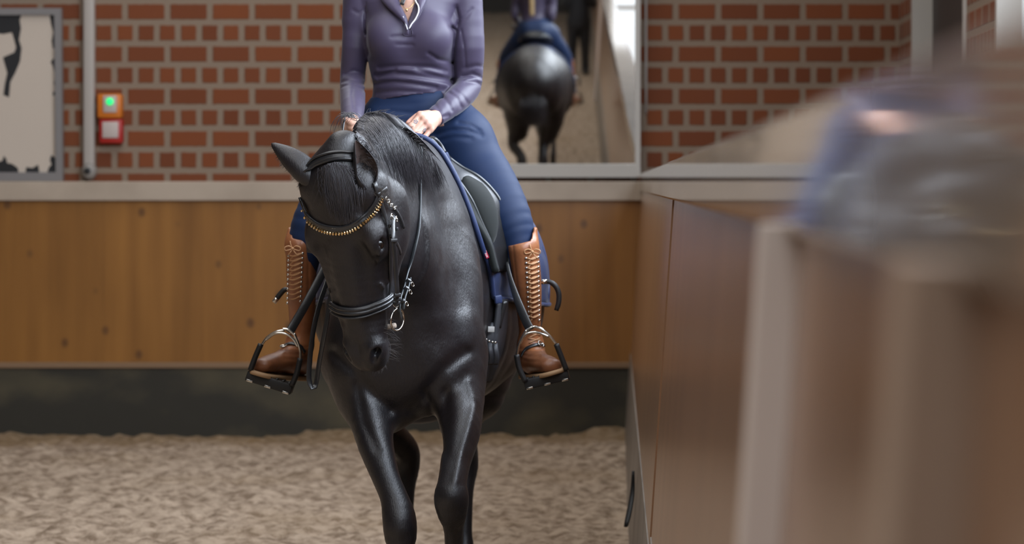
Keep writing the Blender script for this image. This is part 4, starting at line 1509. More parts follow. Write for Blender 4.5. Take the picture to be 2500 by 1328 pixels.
for mir in (False, True):
    fl, pan, pipe, edge = flap_grid(mir)
    out = (-.7 if mir else .7, -.7, .1)
    G = dense_grid(fl, 40, 24)
    V, Fs, rim = solid_grid(G, grid_normals(G, out), .008)
    fo = MB().add(V, Fs).build('flap', M_leather, sad)
    G = dense_grid(pan, 36, 12)
    V, Fs, rim = solid_grid(G, grid_normals(G, out), .02)
    MB().add(V, Fs).build('panel', M_suede, sad)
    MB().tube(spline(pipe, 50), .0048, 8).build('piping', M_piping, fo)
    MB().tube(spline(edge, 50), .0050, 8).build('piping', M_piping, fo)
    # knee block: a long pillow between the two pipings
    kp = [(1128, 432, 1150), (1118, 450, 1180), (1132, 480, 1200), (1150, 515, 1212), (1168, 550, 1214), (1184, 575, 1209), (1194, 592, 1202)]
    ring = []
    for t in range(15):
        u = t / 14
        xl, y, xr = lerp_path(kp, u)
        L, R = P(xl + 4, y, 8.905), P(xr, y, 8.985)
        ax = R - L
        nn = Vector((.55, -.83, .1))
        h = .034 * math.sin(math.pi * (0.06 + .88 * u)) ** .5
        rr = []
        for k in range(14):
            a = 2 * math.pi * k / 14
            p = L.lerp(R, .5 - .5 * math.cos(a) if False else .5 + .5 * math.cos(a)) + nn * (h * math.sin(a) if math.sin(a) > 0 else .012 * math.sin(a))
            rr.append(Vector((2 * HX - p.x, p.y, p.z)) if mir else p)
        ring.append(rr)
    top = sum(ring[0], Vector()) / 14; bot = sum(ring[-1], Vector()) / 14
    ring = [[top.lerp(v, .35) + Vector((0, 0, .004)) for v in ring[0]]] + ring + [[bot.lerp(v, .4) - Vector((0, 0, .004)) for v in ring[-1]]]
    MB().rings(ring).build('knee_block', M_suede, sad)
# seat: pommel, twist and cantle
R = []
for Y, hw, z, dip in ((8.88, .035, 1.585, .02), (8.93, .075, 1.598, .03), (9.02, .115, 1.580, .05), (9.12, .14, 1.555, .07), (9.24, .165, 1.556, .08), (9.36, .175, 1.580, .08), (9.46, .170, 1.620, .07), (9.52, .14, 1.650, .05)):
    r = []
    for k in range(20):
        a = 2 * math.pi * k / 20
        x = hw * math.cos(a)
        zz = z + (.012 * math.sin(a) if math.sin(a) > 0 else dip * math.sin(a)) - (abs(math.cos(a)) ** 3) * .05
        r.append(Vector((HX + x, Y, zz)))
    R.append(r)
MB().rings(R).build('seat', M_leather, sad)
# pommel arch lines seen in front
pa = spline([P(1034, 352, 8.86), P(1042, 347, 8.86), P(1052, 352, 8.86), P(1064, 366, 8.87), P(1074, 384, 8.87)], 16)
MB().tube(pa, .005, 8).build('pommel', M_leather, sad)
MB().tube([p + Vector((.006, .01, .012)) for p in pa], .004, 8).build('piping', M_piping, sad)
MB().tube([p + Vector((.014, .03, .014)) for p in pa], .006, 8).build('piping', M_leather, sad)
ring = MB(); ring_mesh(ring, P(1078, 376, 8.86), (.4, -.9, 0), .009, .011, .0022, 18); ring.build('ring', M_steel, sad)
tab('strap_tab', 1088, 389, 8.845, .030, .040, -.35, M_navyedge, pad)
tab('strap_tab', 1075, 402, 8.85, .022, .030, -.35, M_navyedge, pad)
tab('keeper_strap', 1216, 731, 8.93, .024, .026, -.12, M_navyedge, pad, th=.012)
# red label with its white lettering
_lp = hit(1184, 614, 0, pbv)[0]
tg, TM = tab('label', 1184, 614, (_lp.y - .006 if _lp is not None else 8.87), .0105, .046, -.42, M_tag, pad, th=.004, yaw=.35, bev=.0012)
cu = bpy.data.curves.new('lettering', 'FONT')
cu.body = 'LeMieux'
cu.size = .0112
cu.align_x = 'CENTER'
cu.align_y = 'CENTER'
cu.extrude = .0003
tmp = bpy.data.objects.new('lettering_text', cu)
COL.objects.link(tmp)
dg = bpy.context.evaluated_depsgraph_get()
tm = bpy.data.meshes.new_from_object(tmp.evaluated_get(dg))
bpy.data.objects.remove(tmp)
tm.transform(TM @ Matrix.Translation((0, -.0026, 0)) @ Matrix.Rotation(math.radians(90), 4, 'Y') @ Matrix.Rotation(math.radians(90), 4, 'X'))
tm.name = 'lettering'
link('lettering', tm, M_thread, tg, smooth=False)

# ---------------------------------------------------------------- girth
gir = empty('girth', P(1205, 820, 8.97), 'dark grey girth with steel buckles hanging below the saddle flap on the horse', 'girth')
for dx in (0, 12):
    b = spline([P(1222 + dx, 735, 8.98), P(1212 + dx, 775, 8.98), P(1206 + dx, 800, 8.98)], 10)
    MB().ribbon(b, [Vector((.3, -.95, 0))] * 10, .015, .005).build('billet_strap', M_leather, gir)
M_grey = mat('grey_girth_web', (0.045, 0.047, 0.055), 0.5)
b = spline([P(1207, 790, 8.98), P(1200, 825, 8.97), P(1196, 860, 8.98), P(1200, 890, 9.0), P(1190, 930, 9.05)], 20)
MB().ribbon(b, [Vector((.35, -.93, 0))] * 20, [.030, .034, .038, .042, .044, .046, .047, .048, .048, .048, .047, .046, .045, .044, .042, .04, .038, .036, .034, .03], .014).build('girth_end', M_grey, gir)
for dx in (0, 13):
    b = spline([P(1196 + dx, 838, 8.955), P(1198 + dx, 855, 8.945), P(1200 + dx, 872, 8.95), P(1197 + dx, 890, 8.965)], 10)
    MB().ribbon(b, [Vector((.3, -.95, .1))] * 10, .015, .005).build('girth_strap', M_grey, gir)
tab('buckle_plate', 1199, 804, 8.945, .022, .018, 0.05, mat('brushed_buckle', (0.42, 0.41, 0.39), 0.5), gir, th=.004, yaw=.4, bev=.0015)
mb = MB()
for px, py in ((1187, 829), (1194, 833), (1202, 835), (1209, 836)):
    mb.ball(P(px, py, 8.94), .0045, 8, 6)
mb.build('buckle', M_steel, gir)
mb = MB()
G = [[Vector((HX + math.sin(a) * .36, Y, 1.10 - .0)) for a in (0,)] for Y in (0,)]
gp, gn = [], []
for i in range(40):
    a = math.radians(108 + 144 * i / 39)
    p, nn = trunk_at(9.02, a, .012)
    gp.append(p); gn.append(nn)
MB().ribbon(gp, gn, .11, .02).build('girth_belly', M_grey, gir)
# ================================================================== THE RIDER
M_skin = mat('skin', (0.56, 0.33, 0.245), 0.5, sss=0.25, var=((0.50, 0.25, 0.19), 30.0, 0.45, 0.7))
M_shirt = mat('plum_grey_shirt', (0.052, 0.041, 0.076), 0.48, spec=0.35, sheen=0.12, bump=(900, 0.05))
M_breech = mat('navy_breeches', (0.0075, 0.020, 0.062), 0.6, spec=0.25, sheen=0.04, bump=(900, 0.05))
M_boot = mat('cognac_leather', (0.33, 0.125, 0.050), 0.38, spec=0.5, var=((0.22, 0.080, 0.034), 14.0, 0.45, 0.7), bump=(120, 0.08))
M_foot = mat('brown_leather', (0.20, 0.075, 0.032), 0.40, spec=0.5, var=((0.12, 0.042, 0.02), 16.0, 0.45, 0.7), bump=(120, 0.08))
M_welt = mat('tan_sole', (0.36, 0.22, 0.115), 0.7)
M_lace = mat('tan_lace', (0.50, 0.27, 0.13), 0.6)
M_zip = mat('pale_zip', (0.70, 0.70, 0.74), 0.35)
M_blond = mat('blond_hair', (0.46, 0.32, 0.15), 0.4)
M_ink = mat('blue_grey_ink', (0.16, 0.19, 0.24), 0.6)
M_gem = mat('gold_pendant', (0.85, 0.62, 0.28), 0.2, 1.0)
M_iris = mat('blue_eye', (0.10, 0.16, 0.22), 0.1)
M_eyewhite = mat('eye_white', (0.8, 0.78, 0.75), 0.2)
M_lip = mat('lips', (0.50, 0.16, 0.14), 0.45, sss=0.2)

T9 = 9.2
def S(px, py, Y=T9):
    return P(px, py, Y)
SPINE = [(S(1022, 318, 9.26), .150, .125), (S(1012, 262, 9.24), .140, .112), (S(1008, 205, 9.22), .128, .100), (S(1002, 150, 9.21), .134, .103), (S(999, 90, 9.21), .140, .108), (S(999, 30, 9.23), .142, .100), (S(1000, -25, 9.25), .105, .075)]
ARM_R = [(S(884, -8, 9.24), .052, .055), (S(872, 50, 9.23), .045, .047), (S(867, 115, 9.22), .0425, .044), (S(861, 190, 9.24), .0405, .043), (S(861, 225, 9.16), .0405, .041), (S(861, 262, 9.0), .038, .037), (S(858, 314, 8.88), .030, .027)]
ARM_L = [(S(1130, -8, 9.24), .055, .057), (S(1140, 50, 9.23), .052, .051), (S(1142, 115, 9.22), .054, .050), (S(1139, 185, 9.25), .052, .049), (S(1138, 217, 9.22), .044, .045), (S(1108, 250, 9.10), .041, .040), (S(1060, 288, 8.975), .0325, .029)]
CUFF_L = S(1058, 289, 8.97)
GX = lambda: steps(-.93, .0045, -.34)

# ---- body
HC = S(1002, -178, 9.20)                          # middle of the head
def body():
    f = Field(steps(-.98, .006, -.28), steps(8.72, .006, 9.55), steps(1.10, .006, 2.44))
    f.limb(SPINE, k=.03, grow=-.016)
    f.limb([(S(1000, 5, 9.165), .06, .035), (S(1000, -30, 9.20), .055, .05), (S(1000, -75, 9.235), .050, .052), (S(1001, -120, 9.215), .050, .055)], k=.03)
    f.blob(S(1000, 35, 9.135), (.046, .026, .070), k=.02)
    f.limb(ARM_R, k=.02, grow=-.012); f.limb(ARM_L, k=.02, grow=-.012)
    # thighs and shins
    for s, leg in ((1, LEG_L), (-1, LEG_R)):
        f.limb(leg, k=.03, grow=-.014)
    # head
    f.blob(HC + Vector((0, .012, .03)), (.073, .092, .088), k=.03)
    f.limb([(HC + Vector((0, -.025, .0)), .064, .068), (HC + Vector((0, -.04, -.055)), .050, .048), (HC + Vector((0, -.058, -.092)), .024, .024)], k=.03)
    f.limb([(HC + Vector((0, -.084, .012)), .008, .010), (HC + Vector((0, -.104, -.026)), .013, .013)], k=.015)
    f.limb([(HC + Vector((-.018, -.088, -.056)), .006, .006), (HC + Vector((.018, -.088, -.056)), .006, .006)], k=.01)
    f.crease([HC + Vector((-.022, -.094, -.0585)), HC + Vector((.022, -.094, -.0585))], .0035, -.003)
    for s in (-1, 1):
        f.swell(HC + Vector((s * .031, -.085, .010)), (.018, .02, .012), -.009)
        f.swell(HC + Vector((s * .040, -.07, -.02)), (.02, .02, .02), .004)
        f.blob(HC + Vector((s * .076, .005, -.005)), (.008, .020, .030), k=.01)
    return f
LEG_L = [(S(1085, 318, 9.24), .112, .112), (S(1145, 385, 9.20), .100, .100), (S(1197, 455, 9.14), .088, .090), (S(1240, 530, 9.09), .074, .078), (S(1264, 590, 9.07), .057, .064), (S(1276, 660, 9.07), .046, .060), (S(1290, 770, 9.13), .034, .042), (S(1296, 850, 9.17), .03, .036)]
LEG_R = [(S(955, 318, 9.24), .112, .112), (S(895, 390, 9.20), .100, .100), (S(833, 460, 9.12), .088, .090), (S(782, 522, 9.06), .076, .080), (S(752, 578, 9.04), .060, .066), (S(738, 660, 9.07), .046, .060), (S(730, 770, 9.13), .034, .042), (S(728, 845, 9.16), .03, .036)]
bf = body()
bV, bQ = bf.mesh()
del bf

# ---- hands: finer, joined to the body mesh inside the cuffs
def hand_left():
    o = S(1030, 300, 8.93)
    f = Field(steps(o.x - .075, .0016, o.x + .065), steps(8.80, .0016, 9.01), steps(o.z - .085, .0016, o.z + .06))
    W = lambda x, y, Y: S(x, y, Y)
    wr = W(1062, 289, 8.975)
    f.limb([(wr + Vector((.02, .02, 0)), .026, .020), (wr, .0265, .020)], side=(.45, 0, .9), k=.012)
    # back of the hand: one fan per finger
    mcp = [W(1026, 281, 8.905), W(1036, 292, 8.898), W(1044, 304, 8.902), W(1050, 316, 8.912)]
    pip = [W(1004, 308, 8.876), W(1011, 322, 8.870), W(1021, 326, 8.876), W(1036, 336, 8.888)]
    dip = [W(999, 322, 8.892), W(1006, 331, 8.892), W(1010, 335, 8.895), W(1024, 344, 8.900)]
    tip = [W(1006, 327, 8.912), W(1012, 335, 8.912), W(1016, 340, 8.915), W(1014, 351, 8.905)]
    for m, r in zip(mcp, (.0125, .0130, .0125, .0115)):
        f.limb([(wr + (m - wr) * .1, .018, .016), (wr + (m - wr) * .55, .0145, .0145), (m, r, r)], side=(.45, 0, .9), k=.014)
    f.blob(W(1040, 305, 8.94), (.026, .022, .028), k=.015)
    for m, p, d, t, r in zip(mcp, pip, dip, tip, (.0098, .0102, .0098, .0088)):
        f.limb([(m, r * 1.10, r * 1.10), (m.lerp(p, .5), r * .98, r * .95), (p, r * 1.04, r * 1.0)], side=(.7, 0, .7), k=.006)
        f.limb([(p, r * 1.02, r), (d, r * .90, r * .88), (t, r * .80, r * .75)], side=(.7, 0, .7), k=.004)
        f.swell(m + Vector((0, -.010, .001)), .007, .0016)
        f.swell(p + Vector((-.002, -.009, -.001)), .006, .0012)
    for a, b in zip(mcp, mcp[1:]):                       # hollows between the knuckles
        f.swell((a + b) / 2 + Vector((-.006, -.012, -.006)), .006, -.0022)
    # thumb along the top, tip showing beyond the index finger
    f.limb([(W(1044, 280, 8.95), .014, .014), (W(1024, 282, 8.935), .012, .012), (W(1006, 294, 8.918), .0105, .0105), (W(997, 301, 8.905), .0088, .0088)], side=(.7, 0, .7), k=.010)
    return f
def hand_right():
    o = S(854, 314, 8.84)
    f = Field(steps(o.x - .07, .002, o.x + .07), steps(8.70, .002, 8.92), steps(o.z - .075, .002, o.z + .06))
    wr = S(858, 314, 8.88)
    f.limb([(wr + Vector((.002, .03, .002)), .024, .02), (wr, .024, .019)], k=.012)
    for i in range(4):
        m = wr + Vector((-.012 + .004 * i, -.062, .024 - .017 * i))
        p = m + Vector((.022, -.028, -.010)); d = p + Vector((.018, .014, -.004)); t = d + Vector((-.004, .016, 0))
        r = (.0098, .0102, .0098, .0088)[i]
        f.limb([(wr + (m - wr) * .1, .017, .015), (m, r * 1.2, r * 1.2)], k=.014)
        f.limb([(m, r * 1.08, r * 1.08), (p, r, r), (d, r * .9, r * .9), (t, r * .8, r * .8)], k=.005)
    f.limb([(wr + Vector((.01, -.02, .016)), .013, .013), (wr + Vector((.014, -.052, .032)), .0115, .0115), (wr + Vector((.022, -.084, .024)), .0095, .0095)], k=.01)
    return f
allV, allQ = [bV], [bQ]
o = len(bV)
for f in (hand_left(), hand_right()):
    V, Q = f.mesh()
    allV.append(V); allQ.append(Q + o)
    o += len(V)
pme = np_mesh('person', np.concatenate(allV), np.concatenate(allQ))
rider = link('person', pme, M_skin)
tag(rider, 'rider in plum long-sleeved top, navy breeches and laced brown boots sitting on the black horse', 'person')
pbvh = bvh_of(pme)

# small ink marks on two fingers, pendant, cord
def ink(px, py, shape):
    mb = MB()
    for pl in shape:
        pts = []
        for dx, dy in pl:
            p, nn = hit(px + dx, py + dy, .0004, pbvh)
            if p is not None: pts.append(p)
        if len(pts) > 2: mb.tube(pts, .0011, 5)
    if mb.V: mb.build('finger_tattoo', M_ink, rider)
ink(1015, 297, [[(4 * math.cos(a) * (1 + .3 * math.cos(5 * a)), 4 * math.sin(a) * (1 + .3 * math.cos(5 * a))) for a in [2 * math.pi * k / 24 for k in range(25)]], [(-1, -1), (0, 0), (1, 1)]])
ink(1036, 318, [[(-2, 5), (-4, 1), (-1, -3), (3, -5), (3, 0), (-1, 4)], [(-2, 5), (0, 1), (2, -3)]])

# ---- shirt
def shirt():
    f = Field(steps(-.90, .0042, -.36), steps(8.85, .0042, 9.42), steps(1.60, .0042, 2.13))
    f.limb(SPINE, k=.03)
    f.limb([(S(1000, 20, 9.2), .105, .085), (S(1000, -30, 9.23), .075, .07), (S(1000, -52, 9.235), .064, .062)], k=.05)
    f.blob(S(947, 92, 9.135), (.066, .060, .066), k=.05)
    f.blob(S(1052, 92, 9.135), (.066, .060, .066), k=.05)
    for s, A in ((-1, ARM_R), (1, ARM_L)):
        f.limb([(SPINE[5][0] + Vector((s * .10, 0, .02)), .05, .06), (A[0][0], .055, .06), (A[1][0], .046, .05)], k=.05)
        f.limb(A, k=.016)
    F1 = dict(yr=(8.8, 9.24), flat=True)
    # folds at the waist, arm pits, elbows and fore arms
    for a, R, m in (([(925, 165), (985, 161), (1050, 164), (1085, 172)], .008, -.0055), ([(915, 182), (960, 178), (1010, 184), (1060, 192), (1104, 200)], .008, -.006),
                    ([(912, 203), (960, 199), (1010, 205), (1062, 213)], .007, -.005), ([(1020, 172), (1060, 183), (1104, 193)], .007, -.006), ([(918, 226), (970, 222), (1030, 226), (1080, 219)], .007, -.004),
                    ([(920, 190), (940, 180), (965, 172)], .006, -.005), ([(958, 92), (985, 90), (1010, 92)], .006, -.0025), ([(970, 110), (1010, 111)], .005, -.0025),
                    ([(1048, 131), (1070, 145), (1100, 150)], .006, -.005), ([(1100, 64), (1112, 74), (1108, 100), (1103, 140), (1106, 190)], .006, -.006),
                    ([(890, 30), (888, 60), (893, 90), (898, 130)], .006, -.005), ([(1108, 15), (1118, 40), (1116, 62)], .006, -.004), ([(887, 20), (872, 30), (858, 22)], .006, -.003),
                    ([(1116, 55), (1135, 40), (1150, 20)], .006, -.003), ([(1132, 165), (1160, 158), (1182, 160)], .006, -.004), ([(1128, 186), (1150, 178), (1182, 190)], .006, -.005), ([(1135, 200), (1160, 200), (1180, 208)], .006, -.0045),
                    ([(836, 178), (858, 170), (892, 180)], .006, -.004), ([(831, 198), (855, 195), (892, 206)], .006, -.005), ([(831, 212), (860, 206), (890, 220)], .005, -.004),
                    ([(1100, 228), (1118, 240), (1128, 262)], .0055, -.004), ([(1084, 238), (1098, 252), (1108, 272)], .0055, -.0035), ([(1112, 222), (1130, 234), (1142, 252)], .0055, -.0035), ([(1066, 255), (1076, 268), (1084, 282)], .005, -.003), ([(1074, 300), (1084, 290), (1100, 284)], .005, -.004),
                    ([(864, 205), (868, 235), (878, 270)], .003, -.0025), ([(1123, 70), (1131, 110), (1134, 160)], .0035, -.003), ([(1112, 10), (1116, 45), (1112, 70)], .0035, -.003), ([(890, 5), (885, 40), (890, 80)], .0035, -.003)):
        f.crease([S(x, y, 9.12) for x, y in a], R, m, **F1)
    for a, R, m in (([(920, 173), (990, 170), (1080, 180)], .007, .003), ([(915, 193), (1000, 193), (1090, 206)], .007, .003), ([(1136, 193), (1160, 188), (1180, 198)], .006, .003)):
        f.crease([S(x, y, 9.12) for x, y in a], R, m, **F1)
    # hem, cuffs, neck opening
    X, Y, Z = f.ax[0][:, None, None], f.ax[1][None, :, None], f.ax[2][None, None, :]
    hem = np.interp(f.ax[0], [S(918, 0).x, S(960, 0).x, S(1010, 0).x, S(1060, 0).x, S(1104, 0).x], [S(0, 249).z, S(0, 241).z, S(0, 233).z, S(0, 229).z, S(0, 217).z])[:, None, None]
    torso = (np.abs(X - S(1010, 0).x) < .150) & (Y > 9.05)
    arm = (X > S(1092, 0).x - (Z - S(0, 250).z) * .6) | (X < S(900, 0).x)
    f.D = np.where(torso & ~arm, np.maximum(f.D, hem - Z), f.D)
    for A in (ARM_R, ARM_L):
        d = (A[-1][0] - A[-2][0]).normalized()
        c = A[-1][0]
        r = (X - c.x) ** 2 + (Y - c.y) ** 2 + (Z - c.z) ** 2 < .07 ** 2
        f.D = np.where(r, np.maximum(f.D, (X - c.x) * d.x + (Y - c.y) * d.y + (Z - c.z) * d.z - .002), f.D)
    # V neck
    cx, zb = S(998, 0).x, S(0, 70).z
    wv = np.clip((Z - zb) * .30, 0, .034)
    c2 = cx + (Z - zb) * .02
    vee = np.abs(X - c2) - wv
    inner = 9.150 - np.clip(Z - 1.99, 0, .3) * .0
    cut = np.maximum(np.maximum(vee, (zb - Z)), Y - inner)
    f.D = np.maximum(f.D, -cut)
    f.limb([(S(1000, -40, 9.235), .05, .05), (S(1000, -90, 9.235), .06, .06)], k=.01, op='cut')
    return f
sme = shirt().build('shirt')
sh = link('shirt', sme, M_shirt, rider)
sbvh = bvh_of(sme)
def on_shirt(pix, off=.002, n=24):
    out = []
    for q in spline([Vector((x, y, 0)) for x, y in pix], n):
        p, nn = hit(q.x, q.y, off, sbvh)
        if p is not None and (not out or (p - out[-1]).length < .05): out.append(p)
    return out
# open collar: two folded flaps, the zip edges and the placket
def flap(pix_out, pix_in, Yo, Yi, name):
    a = spline([S(x, y, Y) for (x, y), Y in zip(pix_out, Yo)], 16)
    b = spline([S(x, y, Y) for (x, y), Y in zip(pix_in, Yi)], 16)
    G = [[p.lerp(q, t) + Vector((0, -.008 * math.sin(math.pi * t), 0)) for t in (0, .2, .4, .6, .8, 1)] for p, q in zip(a, b)]
    V, Fs, rim = solid_grid(G, grid_normals(G, (0, -1, .2)), .004)
    return MB().add(V, Fs).build(name, M_shirt, sh)
flap([(925, -40), (928, -5), (945, 18), (966, 38), (986, 58), (997, 73)], [(958, -60), (962, -15), (972, 2), (984, 24), (994, 45), (998, 72)], (9.19, 9.135, 9.10, 9.085, 9.075, 9.075), (9.19, 9.13, 9.105, 9.09, 9.08, 9.075), 'collar')
flap([(1052, -50), (1046, -10), (1036, 15), (1024, 40), (1010, 58), (999, 73)], [(1022, -60), (1016, -15), (1020, 8), (1021, 26), (1012, 46), (999, 72)], (9.19, 9.135, 9.10, 9.085, 9.078, 9.075), (9.19, 9.125, 9.098, 9.085, 9.08, 9.075), 'collar')
MB().tube(spline([S(1013, -30, 9.14), S(1014, 0, 9.108), S(1021, 14, 9.090), S(1022, 28, 9.080), S(1015, 45, 9.074), S(1004, 60, 9.070), S(999, 70, 9.068)], 30), .0024, 6).build('zip', M_zip, sh)
MB().tube(spline([S(984, 40, 9.076), S(988, 52, 9.072), S(993, 66, 9.068), S(995, 73, 9.067)], 12), .0018, 6).build('zip', M_zip, sh)
pl = MB()
pp = on_shirt([(986, 58), (985, 74), (986, 86), (1006, 86), (1006, 74)], .001)
if len(pp) > 4: pl.tube(pp, .0012, 5)
pl.box(S(993, 84, 9.066) + Vector((0, -.003, 0)), S(998, 72, 9.066) + Vector((0, .004, 0)), bev=.001)
pl.build('placket', M_shirt, sh)
MB().ball(S(993, 25, 9.095), (.0035, .003, .005), 8, 6).build('pendant', M_gem, rider)
MB().tube(spline([S(978, 2, 9.11), S(985, 16, 9.10), S(993, 21, 9.096), S(1003, 17, 9.10), S(1012, 5, 9.11)], 20), .0007, 5).build('necklace', M_gem, rider)
MB().ribbon(spline([S(988, -30, 9.15), S(986, -5, 9.105), S(981, 12, 9.094)], 10), [Vector((0, -1, .2))] * 10, .013, .003).build('strap', M_leather, rider)

# ---- breeches
def breeches():
    f = Field(steps(-1.03, .0048, -.22), steps(8.82, .0048, 9.50), steps(1.17, .0048, 1.80))
    f.limb([(S(1022, 330, 9.27), .150, .130), (S(1022, 305, 9.26), .150, .122), (S(1014, 258, 9.24), .131, .108), (S(1010, 205, 9.22), .121, .093)], k=.03)
    f.blob(S(1060, 318, 9.33), (.10, .11, .12), k=.06); f.blob(S(980, 318, 9.33), (.10, .11, .12), k=.06)
    f.limb(LEG_L[:6], k=.05); f.limb(LEG_R[:6], k=.05)
    f.blob(S(1130, 330, 9.20), (.085, .10, .075), k=.06)
    F1 = dict(yr=(8.8, 9.3), flat=True)
    for a, R, m in (([(1062, 330), (1100, 318), (1140, 318), (1175, 330)], .008, -.006), ([(1068, 345), (1110, 334), (1150, 338)], .008, -.004), ([(950, 270), (1000, 276), (1050, 282)], .006, -.002), ([(925, 300), (960, 296), (1000, 300)], .006, -.002), ([(1120, 300), (1150, 306), (1172, 320)], .006, -.004)):
        f.crease([S(x, y, 9.12) for x, y in a], R, m, **F1)
    Z = f.ax[2][None, None, :]
    f.D = np.maximum(f.D, Z - np.interp(f.ax[0], [S(918, 0).x, S(1010, 0).x, S(1104, 0).x], [S(0, 236).z, S(0, 222).z, S(0, 205).z])[:, None, None])
    return f
bre = link('breeches', breeches().build('breeches'), M_breech, rider)

# ---- boots
def boot(side):
    X = (lambda x: x) if side > 0 else (lambda x: 2 * 1012 - x)
    if side > 0:
        sh_ = [(S(1277, 602, 9.03), .047, .062), (S(1286, 680, 9.06), .0455, .062), (S(1291, 745, 9.10), .040, .052), (S(1293, 800, 9.13), .035, .044), (S(1295, 845, 9.15), .035, .042)]
        foot = [(S(1292, 880, 9.20), .036, .038), (S(1306, 884, 9.08), .038, .034), (S(1330, 889, 8.99), .043, .029), (S(1346, 893, 8.94), .036, .024)]
        top = [(S(1305, 605, 9.06), .012, .04), (S(1306, 560, 9.06), .008, .03)]
        x0, x1, z0, z1 = -.34, -.10, .80, 1.34
        ank = S(1296, 850, 9.13)
    else:
        sh_ = [(S(733, 595, 9.03), .045, .062), (S(736, 670, 9.06), .0475, .062), (S(737, 745, 9.10), .043, .052), (S(737, 800, 9.13), .039, .044), (S(733, 838, 9.14), .038, .042)]
        foot = [(S(728, 884, 9.20), .040, .038), (S(705, 880, 9.08), .042, .036), (S(662, 888, 9.0), .042, .029), (S(640, 892, 8.95), .034, .022)]
        top = [(S(706, 605, 9.06), .012, .04), (S(709, 560, 9.06), .008, .03)]
        x0, x1, z0, z1 = -1.16, -.90, .80, 1.34
        ank = S(730, 846, 9.13)
    f = Field(steps(x0, .0036, x1), steps(8.84, .0036, 9.30), steps(z0, .0036, z1))
    f.limb(sh_, k=.02)
    f.limb([(sh_[-1][0], .034, .040), (foot[0][0], .036, .040)], k=.03)
    f.limb([(ank, .034, .042), (foot[1][0], .038, .034)], k=.03)
    f.limb(foot, k=.03)
    f.limb(top, k=.02)
    # top edge, flat sole
    Xg, Yg, Zg = f.ax[0][:, None, None], f.ax[1][None, :, None], f.ax[2][None, None, :]
    if side > 0:
        tz = np.interp(f.ax[0], [S(1245, 0, 9).x, S(1296, 0, 9).x, S(1303, 0, 9).x], [S(0, 600, 9).z, S(0, 588, 9).z, S(0, 550, 9).z])
    else:
        tz = np.interp(f.ax[0], [S(708, 0, 9).x, S(716, 0, 9).x, S(770, 0, 9).x], [S(0, 550, 9).z, S(0, 582, 9).z, S(0, 592, 9).z])
    f.D = np.maximum(f.D, Zg - tz[:, None, None])
    sole = (S(0, 914, 9).z if side > 0 else S(0, 920, 9).z) + (Xg - foot[1][0].x) * side * .26
    f.D = np.maximum(f.D, sole - Zg)
    # creases at the ankle
    for dz in (0, .016, .03):
        c = ank + Vector((0, -.04, -.005 - dz))
        f.crease([c + Vector((-.03, 0, .004)), c, c + Vector((.03, 0, .004))], .005, -.0022, yr=(8.8, 9.25), flat=True)
    f.crease([sh_[0][0] + Vector((-.03 * side, -.05, 0)), sh_[2][0] + Vector((-.028 * side, -.05, 0))], .004, -.0025, yr=(8.8, 9.1), flat=True)
    me = f.build('boot')
    o = link('boot', me, [M_boot, M_foot], rider)
    zc = ank.z - .005
    me.polygons.foreach_set('material_index', np.array([1 if p.center.z < zc else 0 for p in me.polygons], np.int32))
    bv = bvh_of(me)
    # sole
    mb = MB()
    pts = []
    A = [p for p, _, _ in foot]
    ax = (A[-1] - A[0]).normalized()
    sd = ax.cross(Vector((0, 0, 1))).normalized()
    wid = [(-.030, .026), (0, .036), (.06, .037), (.13, .039), (.19, .046), (.235, .044), (.265, .034), (.280, .014)]
    L = (A[-1] - A[0]).length + .03
    prof = []
    k = L / .265
    for t, wv_ in wid: prof.append((t * k, wv_))
    loop = [A[0] + ax * t + sd * w_ for t, w_ in prof] + [A[0] + ax * t - sd * w_ for t, w_ in prof[::-1]]
    def sz(p): return (S(0, 914, 9).z if side > 0 else S(0, 920, 9).z) + (p.x - foot[1][0].x) * side * .26
    rr = []
    for dz, gr in ((-.013, .93), (-.011, 1.0), (-.001, 1.0), (.001, .96)):
        c = sum(loop, Vector()) / len(loop)
        rr.append([Vector((c.x + (p.x - c.x) * gr, c.y + (p.y - c.y) * gr, sz(p) + dz)) for p in loop])
    mb.rings(rr)
    mb.build('sole', M_welt, o)
    return o, bv, ank
bootL, bvL, ankL = boot(1)
bootR, bvR, ankR = boot(-1)
def lacing(bo, bv, cols, tag_=None):
    """two columns of studs and the lace that zigzags between them"""
    st, lc, back = MB(), MB(), MB()
    path = []
    for i, (xl, yl, xr, yr_) in enumerate(cols):
        a, na_ = hit(xl, yl, .002, bv); b, nb_ = hit(xr, yr_, .002, bv)
        if a is None or b is None: continue
        for s_ in (a, b): MB().ball(s_, .0046, 8, 6).build('stud', M_steel, bo)
        if i + 1 < len(cols):
            c, nc = hit(cols[i + 1][0], cols[i + 1][1], .002, bv)
            d, nd = hit(cols[i + 1][2], cols[i + 1][3], .002, bv)
            if c is None or d is None: continue
            up_ = Vector((0, -.009, .002))
            lc.tube(spline([a + Vector((.004, -.003, 0)), a.lerp(b, .5) + up_ + Vector((0, 0, -.007)), b + Vector((-.002, -.004, 0))], 10), .0024, 6)
            lc.tube(spline([b + Vector((-.002, -.002, 0)), b.lerp(c, .5) + up_ + Vector((0, 0, .004)), c + Vector((.004, -.002, 0))], 10), .0024, 6)
    lc.build('lace', M_lace, bo)
n = 14
lacing(bootL, bvL, [(1284 + 8 * i / (n - 1), 630 + 11.8 * i, 1312 + 3 * i / (n - 1), 628 + 11.8 * i) for i in range(n)])
n = 12
lacing(bootR, bvR, [(706 - 3 * i / (n - 1), 624 + 11.6 * i, 738 - 5 * i / (n - 1), 618 + 11.6 * i) for i in range(n)])
